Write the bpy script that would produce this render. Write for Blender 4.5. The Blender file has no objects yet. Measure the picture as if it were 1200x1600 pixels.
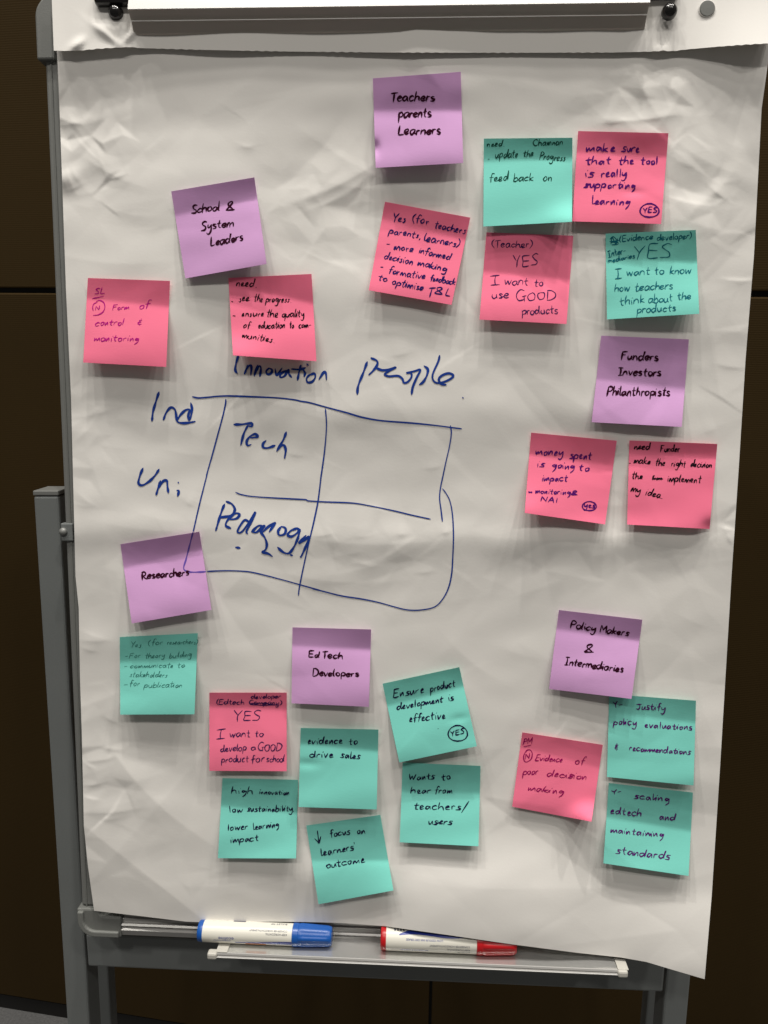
import bpy, bmesh, math, random
import numpy as np
from mathutils import Vector, Matrix
random.seed(7); rng = np.random.default_rng(11)
sc = bpy.context.scene
COL = sc.collection

# ------------------------------------------------------------------ camera
FPX = 1202.0                      # focal length in photograph pixels (1200 wide)
YAW, PIT, ROL, DIST = math.radians(-2.6334), math.radians(-7.4886), math.radians(-0.6403), 0.70355
LEAN = math.radians(8.8)          # the board leans back
CAM = np.array([0.0, 0.0, 1.62])
def rot3(y, p, r):
    cy, sy, cp, sp, cr, sr = math.cos(y), math.sin(y), math.cos(p), math.sin(p), math.cos(r), math.sin(r)
    return np.array([[cy,0,sy],[0,1,0],[-sy,0,cy]]) @ np.array([[1,0,0],[0,cp,-sp],[0,sp,cp]]) @ np.array([[cr,-sr,0],[sr,cr,0],[0,0,1]])
MB = rot3(YAW, PIT, ROL)
XB = np.array([1.0, 0, 0])                                    # board right
DN = np.array([0, -math.sin(LEAN), -math.cos(LEAN)])          # board down
NB = np.array([0, -math.cos(LEAN), math.sin(LEAN)])           # board normal, towards the viewer
WB = np.stack([XB, DN, -NB], axis=1)
ORG = CAM + DIST * (-NB)
def W(x, y, h):                                               # board coordinates to world
    return ORG + x * XB + y * DN + h * NB
def bc(px, py, h=0.0):                                        # where the sight line meets the plane h in front of the board
    r = MB @ np.array([(px - 600) / FPX, (py - 800) / FPX, 1.0]); t = (DIST - h) / r[2]
    return r[0] * t, r[1] * t, h
def at(px, py, h=0.0): return W(*bc(px, py, h))
def ray(px, py): return WB @ (MB @ np.array([(px - 600) / FPX, (py - 800) / FPX, 1.0]))

cam_d = bpy.data.cameras.new("camera"); cam = bpy.data.objects.new("camera", cam_d); COL.objects.link(cam)
R = WB @ MB
cam.matrix_world = Matrix(((R[0,0], -R[0,1], -R[0,2], CAM[0]), (R[1,0], -R[1,1], -R[1,2], CAM[1]), (R[2,0], -R[2,1], -R[2,2], CAM[2]), (0,0,0,1)))
cam_d.sensor_fit = 'VERTICAL'; cam_d.sensor_height = 24.0; cam_d.lens = 24.0 * FPX / 1600.0
cam_d.clip_start = 0.02; cam_d.clip_end = 60
sc.camera = cam

# ------------------------------------------------------------------ light
world = bpy.data.worlds.new("World"); sc.world = world; world.use_nodes = True
bg = world.node_tree.nodes['Background']; bg.inputs[0].default_value = (1.0, 0.95, 0.88, 1); bg.inputs[1].default_value = 0.092
LX = [-2.3, -1.45, -0.7, 0.05, 0.8, 1.6, 2.5]
for i, lx in enumerate(LX):                                   # a row of ceiling downlights above and in front of the easel
    ld = bpy.data.lights.new("downlight", 'AREA'); ld.shape = 'DISK'; ld.size = 0.13
    ld.energy = [28, 52, 43, 63, 42, 52, 31][i]; ld.color = (1.0, 0.955, 0.89)
    lo = bpy.data.objects.new("downlight", ld); COL.objects.link(lo)
    lo.location = (lx, (-0.30, 0.42, 0.02, 0.50, -0.22, 0.36, 0.05)[i], 6.0)
    d = Vector((0, 0.5, 1.1)) - lo.location
    lo.rotation_euler = d.to_track_quat('-Z', 'Y').to_euler()
for lx, ly in ((-1.9, -2.5), (0.1, -2.7), (2.1, -2.4)):       # the next row of downlights, further into the room
    ld = bpy.data.lights.new("downlight", 'AREA'); ld.shape = 'DISK'; ld.size = 0.3; ld.energy = 40; ld.color = (1.0, 0.955, 0.89)
    lo = bpy.data.objects.new("downlight", ld); COL.objects.link(lo); lo.location = (lx, ly, 6.0)
    lo.rotation_euler = (Vector((0, 0.5, 1.2)) - lo.location).to_track_quat('-Z', 'Y').to_euler()
sc.view_settings.view_transform = 'Standard'; sc.view_settings.look = 'None'
sc.view_settings.exposure = 0.0; sc.view_settings.gamma = 1.0

# ------------------------------------------------------------------ materials
def mat(name, col, rough=0.6, metal=0.0, bump=0.0, bscale=400.0, var=0.0, vscale=20.0, trans=0.0, spec=0.5, stretch=(1,1,1), sheen=0.0, coat=0.0):
    m = bpy.data.materials.new(name); m.use_nodes = True; nt = m.node_tree; b = nt.nodes['Principled BSDF']
    b.inputs['Base Color'].default_value = (*col, 1); b.inputs['Roughness'].default_value = rough; b.inputs['Metallic'].default_value = metal
    b.inputs['Specular IOR Level'].default_value = spec; b.inputs['Coat Weight'].default_value = coat
    tc = nt.nodes.new('ShaderNodeTexCoord'); mp = nt.nodes.new('ShaderNodeMapping'); mp.inputs['Scale'].default_value = stretch
    nt.links.new(tc.outputs['Object'], mp.inputs[0])
    if bump:
        n = nt.nodes.new('ShaderNodeTexNoise'); n.inputs['Scale'].default_value = bscale; n.inputs['Detail'].default_value = 4
        bp = nt.nodes.new('ShaderNodeBump'); bp.inputs['Strength'].default_value = bump; bp.inputs['Distance'].default_value = 0.0004
        nt.links.new(mp.outputs[0], n.inputs[0]); nt.links.new(n.outputs[0], bp.inputs['Height']); nt.links.new(bp.outputs[0], b.inputs['Normal'])
    if var:
        n = nt.nodes.new('ShaderNodeTexNoise'); n.inputs['Scale'].default_value = vscale; n.inputs['Detail'].default_value = 5
        mx = nt.nodes.new('ShaderNodeMix'); mx.data_type = 'RGBA'
        mx.inputs[6].default_value = (*[c * (1 - var) for c in col], 1); mx.inputs[7].default_value = (*[min(1, c * (1 + var)) for c in col], 1)
        nt.links.new(mp.outputs[0], n.inputs[0]); nt.links.new(n.outputs[0], mx.inputs[0]); nt.links.new(mx.outputs[2], b.inputs['Base Color'])
    if trans:
        tr = nt.nodes.new('ShaderNodeBsdfTranslucent'); tr.inputs[0].default_value = (*col, 1)
        ms = nt.nodes.new('ShaderNodeMixShader'); ms.inputs[0].default_value = trans
        nt.links.new(b.outputs[0], ms.inputs[1]); nt.links.new(tr.outputs[0], ms.inputs[2]); nt.links.new(ms.outputs[0], nt.nodes['Material Output'].inputs[0])
    return m
M = dict(
    paper=mat('white paper', (0.81, 0.79, 0.755), 0.75, bump=0.12, bscale=500, var=0.015, vscale=30, trans=0.06, spec=0.2),
    pink=mat('pink paper', (1.0, 0.21, 0.345), 0.75, bump=0.14, bscale=900, var=0.03, vscale=60, trans=0.10, spec=0.2, stretch=(0.3, 1, 1)),
    green=mat('green paper', (0.22, 0.69, 0.60), 0.75, bump=0.14, bscale=900, var=0.03, vscale=60, trans=0.10, spec=0.2, stretch=(0.3, 1, 1)),
    purple=mat('purple paper', (0.66, 0.37, 0.67), 0.75, bump=0.14, bscale=900, var=0.03, vscale=60, trans=0.10, spec=0.2, stretch=(0.3, 1, 1)),
    alu=mat('brushed aluminium', (0.46, 0.455, 0.44), 0.34, 0.5, bump=0.2, bscale=300, stretch=(0.02, 1, 1), var=0.06, vscale=60),
    alu_dark=mat('dull aluminium', (0.52, 0.48, 0.43), 0.5, 0.1, bump=0.15, bscale=300, stretch=(0.02, 1, 1), var=0.06, vscale=40),
    steel=mat('grey powder coat', (0.17, 0.182, 0.18), 0.42, 0.0, bump=0.3, bscale=900, var=0.10, vscale=9),
    frame=mat('grey frame', (0.21, 0.215, 0.205), 0.42, 0.2, bump=0.1, bscale=500, var=0.08, vscale=25),
    plastic=mat('grey plastic', (0.16, 0.165, 0.155), 0.5, bump=0.3, bscale=900, var=0.08, vscale=30),
    black=mat('black plastic', (0.012, 0.011, 0.011), 0.18, spec=0.6),
    white_pl=mat('white plastic', (0.50, 0.485, 0.44), 0.4, var=0.05, vscale=60),
    tray=mat('polished tray', (0.72, 0.72, 0.70), 0.14, 0.7, var=0.05, vscale=40),
    lip=mat('bright tray lip', (0.44, 0.435, 0.42), 0.42, 0.3),
    board=mat('whiteboard face', (0.75, 0.75, 0.72), 0.25),
    blue_pl=mat('blue plastic', (0.008, 0.085, 0.36), 0.3, spec=0.6, var=0.1, vscale=80),
    red_pl=mat('red plastic', (0.46, 0.008, 0.012), 0.32, spec=0.6, var=0.1, vscale=80),
    barrel=mat('marker barrel', (0.70, 0.685, 0.61), 0.33, spec=0.5),
    ink_blue=mat('blue marker ink', (0.016, 0.048, 0.27), 0.9, var=0.3, vscale=90, spec=0.02),
    ink_violet_line=mat('blue ink over purple', (0.13, 0.08, 0.38), 0.9, var=0.2, vscale=90, spec=0.02),
    ink_maroon=mat('dark marker ink', (0.030, 0.004, 0.014), 0.9, spec=0.02),
    ink_green=mat('dark green ink', (0.006, 0.055, 0.04), 0.9, spec=0.02),
    ink_purple=mat('purple ink', (0.085, 0.008, 0.14), 0.9, spec=0.02, var=0.3, vscale=200),
    ink_navy=mat('navy ink', (0.018, 0.012, 0.11), 0.9, spec=0.02, var=0.3, vscale=200),
    ink_dusk=mat('dusky ink', (0.045, 0.014, 0.085), 0.9, spec=0.02, var=0.3, vscale=200),
    ink_teal=mat('teal ink', (0.008, 0.13, 0.17), 0.9, spec=0.02, var=0.2, vscale=200),
    ink_black=mat('black ink', (0.010, 0.006, 0.010), 0.9, spec=0.02),
    ink_magenta=mat('magenta ink', (0.42, 0.008, 0.20), 0.9, spec=0.02, var=0.2, vscale=200),
    ink_wine=mat('wine ink', (0.30, 0.006, 0.10), 0.9, spec=0.02, var=0.2, vscale=200),
    ink_thin=mat('thin teal ink', (0.03, 0.16, 0.14), 0.9, spec=0.02, var=0.3, vscale=200),
    ink_dark=mat('blue black ink', (0.010, 0.009, 0.045), 0.9, spec=0.02, var=0.3, vscale=200),
    label_blue=mat('label blue', (0.01, 0.03, 0.28), 0.35), label_grey=mat('label grey', (0.05, 0.05, 0.09), 0.35),
    label_orange=mat('label orange', (0.5, 0.16, 0.03), 0.35),
    skirting=mat('black skirting', (0.006, 0.005, 0.004), 0.6),
)
def wall_mat():
    m = bpy.data.materials.new('ribbed wall fabric'); m.use_nodes = True; nt = m.node_tree; b = nt.nodes['Principled BSDF']
    b.inputs['Roughness'].default_value = 0.85; b.inputs['Specular IOR Level'].default_value = 0.15
    tc = nt.nodes.new('ShaderNodeTexCoord'); w = nt.nodes.new('ShaderNodeTexWave'); w.bands_direction = 'Z'; w.inputs['Scale'].default_value = 95; w.inputs['Distortion'].default_value = 0.6
    n = nt.nodes.new('ShaderNodeTexNoise'); n.inputs['Scale'].default_value = 2.0; n.inputs['Detail'].default_value = 6
    mx = nt.nodes.new('ShaderNodeMix'); mx.data_type = 'RGBA'; mx.inputs[6].default_value = (0.030, 0.0175, 0.0042, 1); mx.inputs[7].default_value = (0.042, 0.025, 0.0065, 1)
    bp = nt.nodes.new('ShaderNodeBump'); bp.inputs['Strength'].default_value = 0.14; bp.inputs['Distance'].default_value = 0.0006
    nt.links.new(tc.outputs['Object'], w.inputs[0]); nt.links.new(tc.outputs['Object'], n.inputs[0]); nt.links.new(n.outputs[0], mx.inputs[0])
    nt.links.new(mx.outputs[2], b.inputs['Base Color']); nt.links.new(w.outputs['Fac'], bp.inputs['Height']); nt.links.new(bp.outputs[0], b.inputs['Normal'])
    return m
M['wall'] = wall_mat()
M['carpet'] = mat('grey carpet', (0.10, 0.10, 0.10), 0.95, bump=1.0, bscale=260, var=0.45, vscale=220, spec=0.1)

# ------------------------------------------------------------------ mesh helpers
def tagp(o, label=None, cat=None, group=None, kind=None):
    if label: o['label'] = label
    if cat: o['category'] = cat
    if group: o['group'] = group
    if kind: o['kind'] = kind
    return o
def link(name, me, parent=None):
    o = bpy.data.objects.new(name, me); COL.objects.link(o)
    if parent is not None:
        o.parent = parent; o.matrix_parent_inverse = parent.matrix_basis.inverted()
    return o
def empty(name, loc):
    o = bpy.data.objects.new(name, None); COL.objects.link(o); o.location = loc; o.empty_display_size = 0.05
    return o
def mesh(name, verts, faces, m, parent=None, smooth=False, bevel=0.0, solid=0.0, seg=2):
    verts = np.asarray(verts, dtype=float); c = verts.mean(axis=0)
    me = bpy.data.meshes.new(name); me.from_pydata([tuple(v) for v in verts - c], [], faces)
    me.materials.append(m)
    bm = bmesh.new(); bm.from_mesh(me); bmesh.ops.remove_doubles(bm, verts=bm.verts, dist=1e-7)
    if not solid: bmesh.ops.recalc_face_normals(bm, faces=bm.faces)
    bm.to_mesh(me); bm.free()
    if smooth:
        for p in me.polygons: p.use_smooth = True
    o = bpy.data.objects.new(name, me); COL.objects.link(o); o.location = Vector(c)
    if parent is not None:
        o.parent = parent; o.matrix_parent_inverse = parent.matrix_basis.inverted()
    if bevel:
        md = o.modifiers.new('bevel', 'BEVEL'); md.width = bevel; md.segments = seg; md.limit_method = 'ANGLE'
    if solid:
        md = o.modifiers.new('sheet', 'SOLIDIFY'); md.thickness = solid; md.offset = -1; md.use_rim = False
    return o
BOXF = [(0,1,2,3),(7,6,5,4),(0,4,5,1),(1,5,6,2),(2,6,7,3),(3,7,4,0)]
def prism4(name, front, back, m, parent=None, bevel=0.001):
    return mesh(name, list(front) + list(back), BOXF, m, parent, bevel=bevel)
def bbox(name, x0, x1, y0, y1, h0, h1, m, parent=None, bevel=0.001):       # box in board coordinates
    f = [W(x0,y0,h1), W(x1,y0,h1), W(x1,y1,h1), W(x0,y1,h1)]; b = [W(x0,y0,h0), W(x1,y0,h0), W(x1,y1,h0), W(x0,y1,h0)]
    return prism4(name, f, b, m, parent, bevel)
def extrude_profile(name, prof, x0, x1, m, parent=None, bevel=0.0):         # prof: list of (y,h) in board coordinates, run along x
    n = len(prof); vs = [W(x0, y, h) for y, h in prof] + [W(x1, y, h) for y, h in prof]
    fs = [(i, (i+1) % n, n + (i+1) % n, n + i) for i in range(n)] + [tuple(range(n))[::-1], tuple(range(n, 2*n))]
    return mesh(name, vs, fs, m, parent, bevel=bevel)
def extrude_outline(name, pts, h0, h1, m, parent=None, bevel=0.0):          # outline of (x,y) in board coordinates
    n = len(pts); vs = [W(x, y, h1) for x, y in pts] + [W(x, y, h0) for x, y in pts]
    fs = [tuple(range(n)), tuple(range(2*n-1, n-1, -1))] + [(i, n+i, n+(i+1) % n, (i+1) % n) for i in range(n)]
    return mesh(name, vs, fs, m, parent, bevel=bevel)
def lathe(name, p0, p1, prof, m, parent=None, n=32, wob=None):              # prof: (distance along the axis, radius)
    p0 = np.array(p0); p1 = np.array(p1); ax = (p1 - p0) / np.linalg.norm(p1 - p0)
    a = np.cross(ax, NB); a /= np.linalg.norm(a); b = np.cross(ax, a)
    vs = []
    for s, r in prof:
        for k in range(n):
            t = 2 * math.pi * k / n; rr = r * (wob(s, t) if wob else 1)
            vs.append(p0 + ax * s + a * rr * math.cos(t) + b * rr * math.sin(t))
    fs = [(i*n+k, i*n+(k+1) % n, (i+1)*n+(k+1) % n, (i+1)*n+k) for i in range(len(prof)-1) for k in range(n)]
    fs += [tuple(range(n)), tuple(range((len(prof)-1)*n, len(prof)*n))]
    o = mesh(name, vs, fs, m, parent, smooth=True)
    o.data.set_sharp_from_angle(angle=math.radians(38))
    return o

# ------------------------------------------------------------------ room
c0, c1 = ray(0, 1576.5), ray(103, 1593.6)
f0, f1 = CAM + c0 * (CAM[2] / -c0[2]), CAM + c1 * (CAM[2] / -c1[2])
wd = (f1 - f0); wd[2] = 0; wd /= np.linalg.norm(wd); wn = np.array([wd[1], -wd[0], 0.0])        # along the wall, towards the viewer
def on_wall(px, py):
    r = ray(px, py); t = np.dot(f0 - CAM, wn) / np.dot(r, wn); p = CAM + r * t
    return float(np.dot(p - f0, wd)), float(p[2])
def wallbox(name, a0, a1, z0, z1, t0, t1, m, parent=None, bevel=0.0):
    g = lambda a, z, t: f0 + wd * a + wn * t + np.array([0, 0, z])
    return prism4(name, [g(a0,z0,t1), g(a1,z0,t1), g(a1,z1,t1), g(a0,z1,t1)], [g(a0,z0,t0), g(a1,z0,t0), g(a1,z1,t0), g(a0,z1,t0)], m, parent, bevel)
wall = wallbox('wall', -2.6, 3.4, 0, 3.6, -0.10, -0.012, M['skirting']); tagp(wall, kind='structure')
seam_z = on_wall(20, 454)[1]; seam_a = on_wall(672, 1575)[0]
for a0, a1 in ((seam_a - 2.46, seam_a - 1.233), (seam_a - 1.227, seam_a - 0.003), (seam_a + 0.003, seam_a + 1.22), (seam_a + 1.226, seam_a + 2.44)):
    wallbox('wall_panel', a0, a1, 0.045, seam_z - 0.004, -0.012, 0.0, M['wall'], wall, 0.0025)
    wallbox('wall_panel', a0, a1, seam_z + 0.004, 3.5, -0.012, 0.0, M['wall'], wall, 0.0025)
wallbox('skirting', -2.6, 3.4, 0.002, 0.040, -0.011, -0.004, M['skirting'], wall)
fl = mesh('floor', [(-4, -3, 0), (4, -3, 0), (4, 4, 0), (-4, 4, 0)], [(0, 1, 2, 3)], M['carpet']); tagp(fl, kind='structure')

# ------------------------------------------------------------------ the easel
easel = empty('flip_chart_easel', tuple(W(-0.03, 0.55, -0.03) * np.array([1, 1, 0])))
tagp(easel, 'grey metal flip chart easel with leaning board, square posts and aluminium pen tray', 'easel')
XL = bc(75, 200, -0.003)[0]; XR = bc(1033, 1500, -0.003)[0]
YB0 = bc(200, 1431, -0.002)[1]; YB1 = bc(200, 1461, -0.002)[1]; YT = bc(70, -4, 0)[1]; HCAP = bc(75, 94, 0)[1] - YT + 0.003
bbox('board_panel', XL + 0.006, XR - 0.006, YT + 0.01, YB1 - 0.006, -0.016, -0.007, M['board'], easel)
bbox('side_rail', XL, XL + 0.013, YT + 0.02, YB1 - 0.03, -0.020, -0.003, M['frame'], easel, 0.002)
bbox('side_rail', XR - 0.013, XR, YT + 0.02, YB1 - 0.03, -0.020, -0.003, M['frame'], easel, 0.002)
bbox('side_groove', XL + 0.0045, XL + 0.006, YT + 0.02, YB1 - 0.03, -0.004, -0.0024, M['plastic'], easel, 0.0)
# bottom rail of the board: an extruded aluminium section with lips
yb = [YB0, YB0+0.0035, YB0+0.0042, YB0+0.0075, YB0+0.0082, YB0+0.0098, YB0+0.0112, YB0+0.0128, YB0+0.0142, YB1]
hb = [-0.006, -0.006, -0.004, -0.004, -0.0015, 0.0002, -0.004, -0.0010, 0.0008, -0.002]
extrude_profile('bottom_rail', [(YB0, -0.02)] + list(zip(yb, hb)) + [(YB1, -0.02)], XL + 0.02, XR - 0.02, M['alu'], easel, 0.0003)
extrude_profile('top_rail', [(YT, -0.02), (YT, -0.003), (YT + 0.013, -0.003), (YT + 0.013, -0.02)], XL + 0.02, XR - 0.02, M['frame'], easel, 0.001)
def corner(sx, sy):                                           # rounded plastic corner with a raised rim
    x0 = XL - (0.0055 if sy < 0 else 0.0035) if sx < 0 else XR + 0.0035; y0 = YT - 0.003 if sy < 0 else YB1 + 0.001
    L = 0.045 if sy > 0 else 0.060
    w = 0.016 if sy < 0 else 0.022; r = 0.019
    dx, dy = -sx, -sy
    out = []
    H = HCAP if sy < 0 else 0.030
    out.append((x0 + dx * L, y0)); 
    for k in range(9):
        t = math.pi / 2 * k / 8
        out.append((x0 + dx * (r - r * math.sin(t)), y0 + dy * (r - r * math.cos(t))))
    out.append((x0, y0 + dy * H)); out.append((x0 + dx * w, y0 + dy * H))
    for k in range(5):
        t = math.pi / 2 * k / 4
        out.append((x0 + dx * (w + 0.008 - 0.008 * math.cos(t)), y0 + dy * (w + 0.008 - 0.008 * math.sin(t))))
    out.append((x0 + dx * L, y0 + dy * w))
    o = extrude_outline('corner_cap', out, -0.022, 0.0012, M['plastic'], easel, 0.0018)
    if sy > 0:                                                # raised outer rim
        rim = [(x0 + dx * (L - 0.002), y0 + dy * 0.0015)]
        for k in range(9):
            t = math.pi / 2 * k / 8; rim.append((x0 + dx * (r - (r-0.0015) * math.sin(t)), y0 + dy * (r - (r-0.0015) * math.cos(t))))
        rim.append((x0 + dx * 0.0015, y0 + dy * (H - 0.002))); rim.append((x0 + dx * 0.0075, y0 + dy * (H - 0.002)))
        for k in range(7):
            t = math.pi / 2 * (1 - k / 6); q = r - 0.0075; rim.append((x0 + dx * (r - q * math.sin(t)), y0 + dy * (r - q * math.cos(t))))
        rim.append((x0 + dx * (L - 0.002), y0 + dy * 0.0075))
        extrude_outline('rim', rim, 0.0, 0.0042, M['plastic'], o, 0.0012)
for a in (-1, 1):
    for b in (-1, 1): corner(a, b)
# --- posts
HP0, HP1 = -0.026, -0.056                                     # how far behind the board face the post stands at its top and lower down
def post(pl0, pl1, pr0, pr1, mirror_top=None):
    TL, TR, BL, BR = pl0, pr0, pl1, pr1
    k = TL[2] and 1
    sc_ = TL[2] / (TL[2] - BL[2])
    dl, dr = (BL - TL) * sc_, (BR - TR) * sc_
    BL2, BR2 = TL + dl, TR + dr
    up = (TL - BL) / np.linalg.norm(TL - BL); ax = TR - TL; dp = np.cross(up, ax); dp /= np.linalg.norm(dp)
    if np.dot(dp, NB) > 0: dp = -dp
    dp = dp * 0.03
    o = prism4('post', [TL, TR, BR2, BL2], [TL + dp, TR + dp, BR2 + dp, BL2 + dp], M['steel'], easel, 0.0022)
    c = [p + up * 0.0003 for p in (TL, TR, TR + dp, TL + dp)]; mid = sum(c) / 4
    c = [mid + (p - mid) * 1.02 for p in c]
    prism4('post_cap', c, [p + up * 0.005 for p in c], M['frame'], o, 0.001)
    return dp, up
pl0, pr0, pl1, pr1 = at(52, 775, HP0), at(91, 775, HP0), at(104.3, 1593.6, HP1), at(139.4, 1593.6, HP1)
post(pl0, pl1, pr0, pr1)
ql1, qr1 = at(1034.8, 1600, HP1), at(1075, 1600, HP1)
dl = pl0 - pl1
post(ql1 + dl * np.array([0, 1, 1]), ql1, ql1 + dl * np.array([0, 1, 1]) + (pr0 - pl0), ql1 + (pr1 - pl1))
# pivot brackets with screws
xb = bc(104, 830, -0.004)
for sgn, xx in ((1, xb[0]), (-1, ql1[0] + 0.0)):
    w_ = 0.010
    br = bbox('bracket', xx - 0.004 if sgn > 0 else XR - 0.006, xx + 0.0075 if sgn > 0 else XR + 0.006, xb[1] - 0.008, xb[1] + 0.009, -0.03, -0.0005, M['steel'], easel, 0.001)
    cx = xx - 0.0015 if sgn > 0 else XR
    lathe('screw', W(cx, xb[1], -0.001), W(cx, xb[1], 0.004), [(0, 0.004), (0.0012, 0.004), (0.0025, 0.0032), (0.0034, 0.0018), (0.0038, 0.0004)], M['frame'], br, 16)
# --- crossbar between the posts, under the board
ra, rb = at(133, 1462, -0.040), at(136, 1511, -0.045)
rc, rd = at(1040, 1500, -0.040), at(1036, 1550, -0.045)
top_h = 0.028
ya = bc(140, 1460, -0.038)[1]; yb_ = bc(140, 1510, -0.041)[1]
xl, xr = bc(136, 1490, -0.04)[0], bc(1037, 1540, -0.04)[0]
prism4('crossbar', [W(xl, ya, -0.038), W(xr, ya, -0.038), W(xr, yb_, -0.0405), W(xl, yb_, -0.0405)],
       [W(xl, ya + 0.001, -0.066), W(xr, ya + 0.001, -0.066), W(xr, yb_, -0.0685), W(xl, yb_, -0.0685)], M['steel'], easel, 0.0025)
# --- rear legs slanting back to the floor
def rear_leg(pt, pb, w):
    d = (pb - pt) / np.linalg.norm(pb - pt); e = pt + d * ((pt[2] - 0.0) / -d[2])
    s = XB * w / 2; q = np.cross(d, XB); q /= np.linalg.norm(q); q = q * 0.0125
    prism4('rear_leg', [pt - s - q, pt + s - q, e + s - q, e - s - q], [pt - s + q, pt + s + q, e + s + q, e - s + q], M['steel'], easel, 0.002)
lt = pl0 + np.array([0.0135, 0.05, -0.06]); lb = at(166, 1600, -0.30)
rear_leg(lt, lb, 0.025)
rt = ql1 + dl * np.array([0, 1, 1]) + np.array([0.0135, 0.05, -0.06]); rb2 = at(1018, 1600, -0.30)
rear_leg(rt, rb2, 0.025)

# --- clamp bar across the top
cx0, cx1 = bc(212, 58, 0.006)[0], bc(1004.5, 56, 0.006)[0]
def yy(py, h): return bc(606, py, h)[1]
prof = [(yy(58.5, .007), 0.004), (yy(58.5, .007), 0.007), (yy(51, .010), 0.0085), (yy(50, .009), 0.0105), (yy(29, .0155), 0.0155), (yy(28, .017), 0.0172), (yy(27, .0165), 0.0165),
        (yy(10.5, .0215), 0.0215), (yy(9, .0225), 0.0225), (yy(-22, .0165), 0.0165), (yy(-26, .010), 0.0080), (yy(-26, .004), 0.004)]
clamp = extrude_profile('clamp_bar', prof, cx0, cx1, M['alu_dark'], easel, 0.0003)
# bright anodised top flange laid over the bevel and the thin bead between the two faces
fl_p = [(yy(9.6, .0226), 0.0224), (yy(9.2, .0232), 0.0232), (yy(-22, .0172), 0.0172), (yy(-22, .0166), 0.01655)]
extrude_profile('top_flange', fl_p, cx0 - 0.0002, cx1 + 0.0002, M['lip'], clamp, 0.0002)
bd = [(yy(28.8, .0160), 0.0158), (yy(28.6, .0178), 0.0178), (yy(27.2, .0178), 0.0178), (yy(27.0, .0160), 0.0158)]
extrude_profile('bead', bd, cx0 - 0.0001, cx1 + 0.0001, M['alu'], clamp, 0.0)
def knob(px, py, r, h, name='clamp_screw'):
    p = at(px, py, h)
    lathe(name, p - NB * 0.002, p + NB * 0.01, [(0, r), (0.002, r), (0.0045, r * 0.92), (0.0065, r * 0.7), (0.0078, r * 0.4), (0.0082, r * 0.05)], M['black'], clamp, 24)
knob(1046, 18, 0.0062, 0.015); knob(181, 20, 0.0062, 0.010)
for pa, pb in ((148, 203), (1012, 1060)):
    x0, x1 = bc(pa, 0, 0.012)[0], bc(pb, 0, 0.012)[0]
    bbox('clamp_end', x0, x1, yy(-26, .012), yy(3, .012), 0.006, 0.016, M['black'], clamp, 0.003)

# --- pen tray
hF = 0.034
xt0, yF, _ = bc(338, 1494, hF); xt1 = bc(966, 1526, hF)[0]
yF = 0.5 * (yF + bc(966, 1527, hF)[1]); yT = yF - 0.0035
tr = extrude_profile('tray', [(yT, -0.004), (yT, hF - 0.003), (yT + 0.0012, hF - 0.003), (yT + 0.0012, -0.004)], xt0, xt1, M['tray'], easel, 0.0002)
extrude_profile('tray_lip', [(yT - 0.0006, hF - 0.0032), (yT - 0.0006, hF - 0.0022), (yT + 0.0014, hF - 0.0014), (yT + 0.0018, hF - 0.0022), (yT + 0.0026, hF - 0.0022), (yT + 0.0030, hF), (yT + 0.0040, hF - 0.0002), (yT + 0.0040, hF - 0.0032)], xt0, xt1, M['lip'], tr, 0.0003)
for s, xe in ((-1, xt0), (1, xt1)):
    bbox('end_clip', min(xe, xe + s * 0.010) if s > 0 else xe - 0.001, max(xe, xe + s * 0.010) if s > 0 else xe + 0.010, yT - 0.0016, yT - 0.0004, -0.002, hF - 0.002, M['white_pl'], tr, 0.0004)
    a, b = (xe - 0.009, xe + 0.0005) if s < 0 else (xe - 0.0005, xe + 0.009)
    bbox('end_foot', min(a, b), max(a, b) , yT - 0.0012, yT + 0.0054, hF - 0.007, hF + 0.0012, M['white_pl'], tr, 0.0018)

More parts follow.
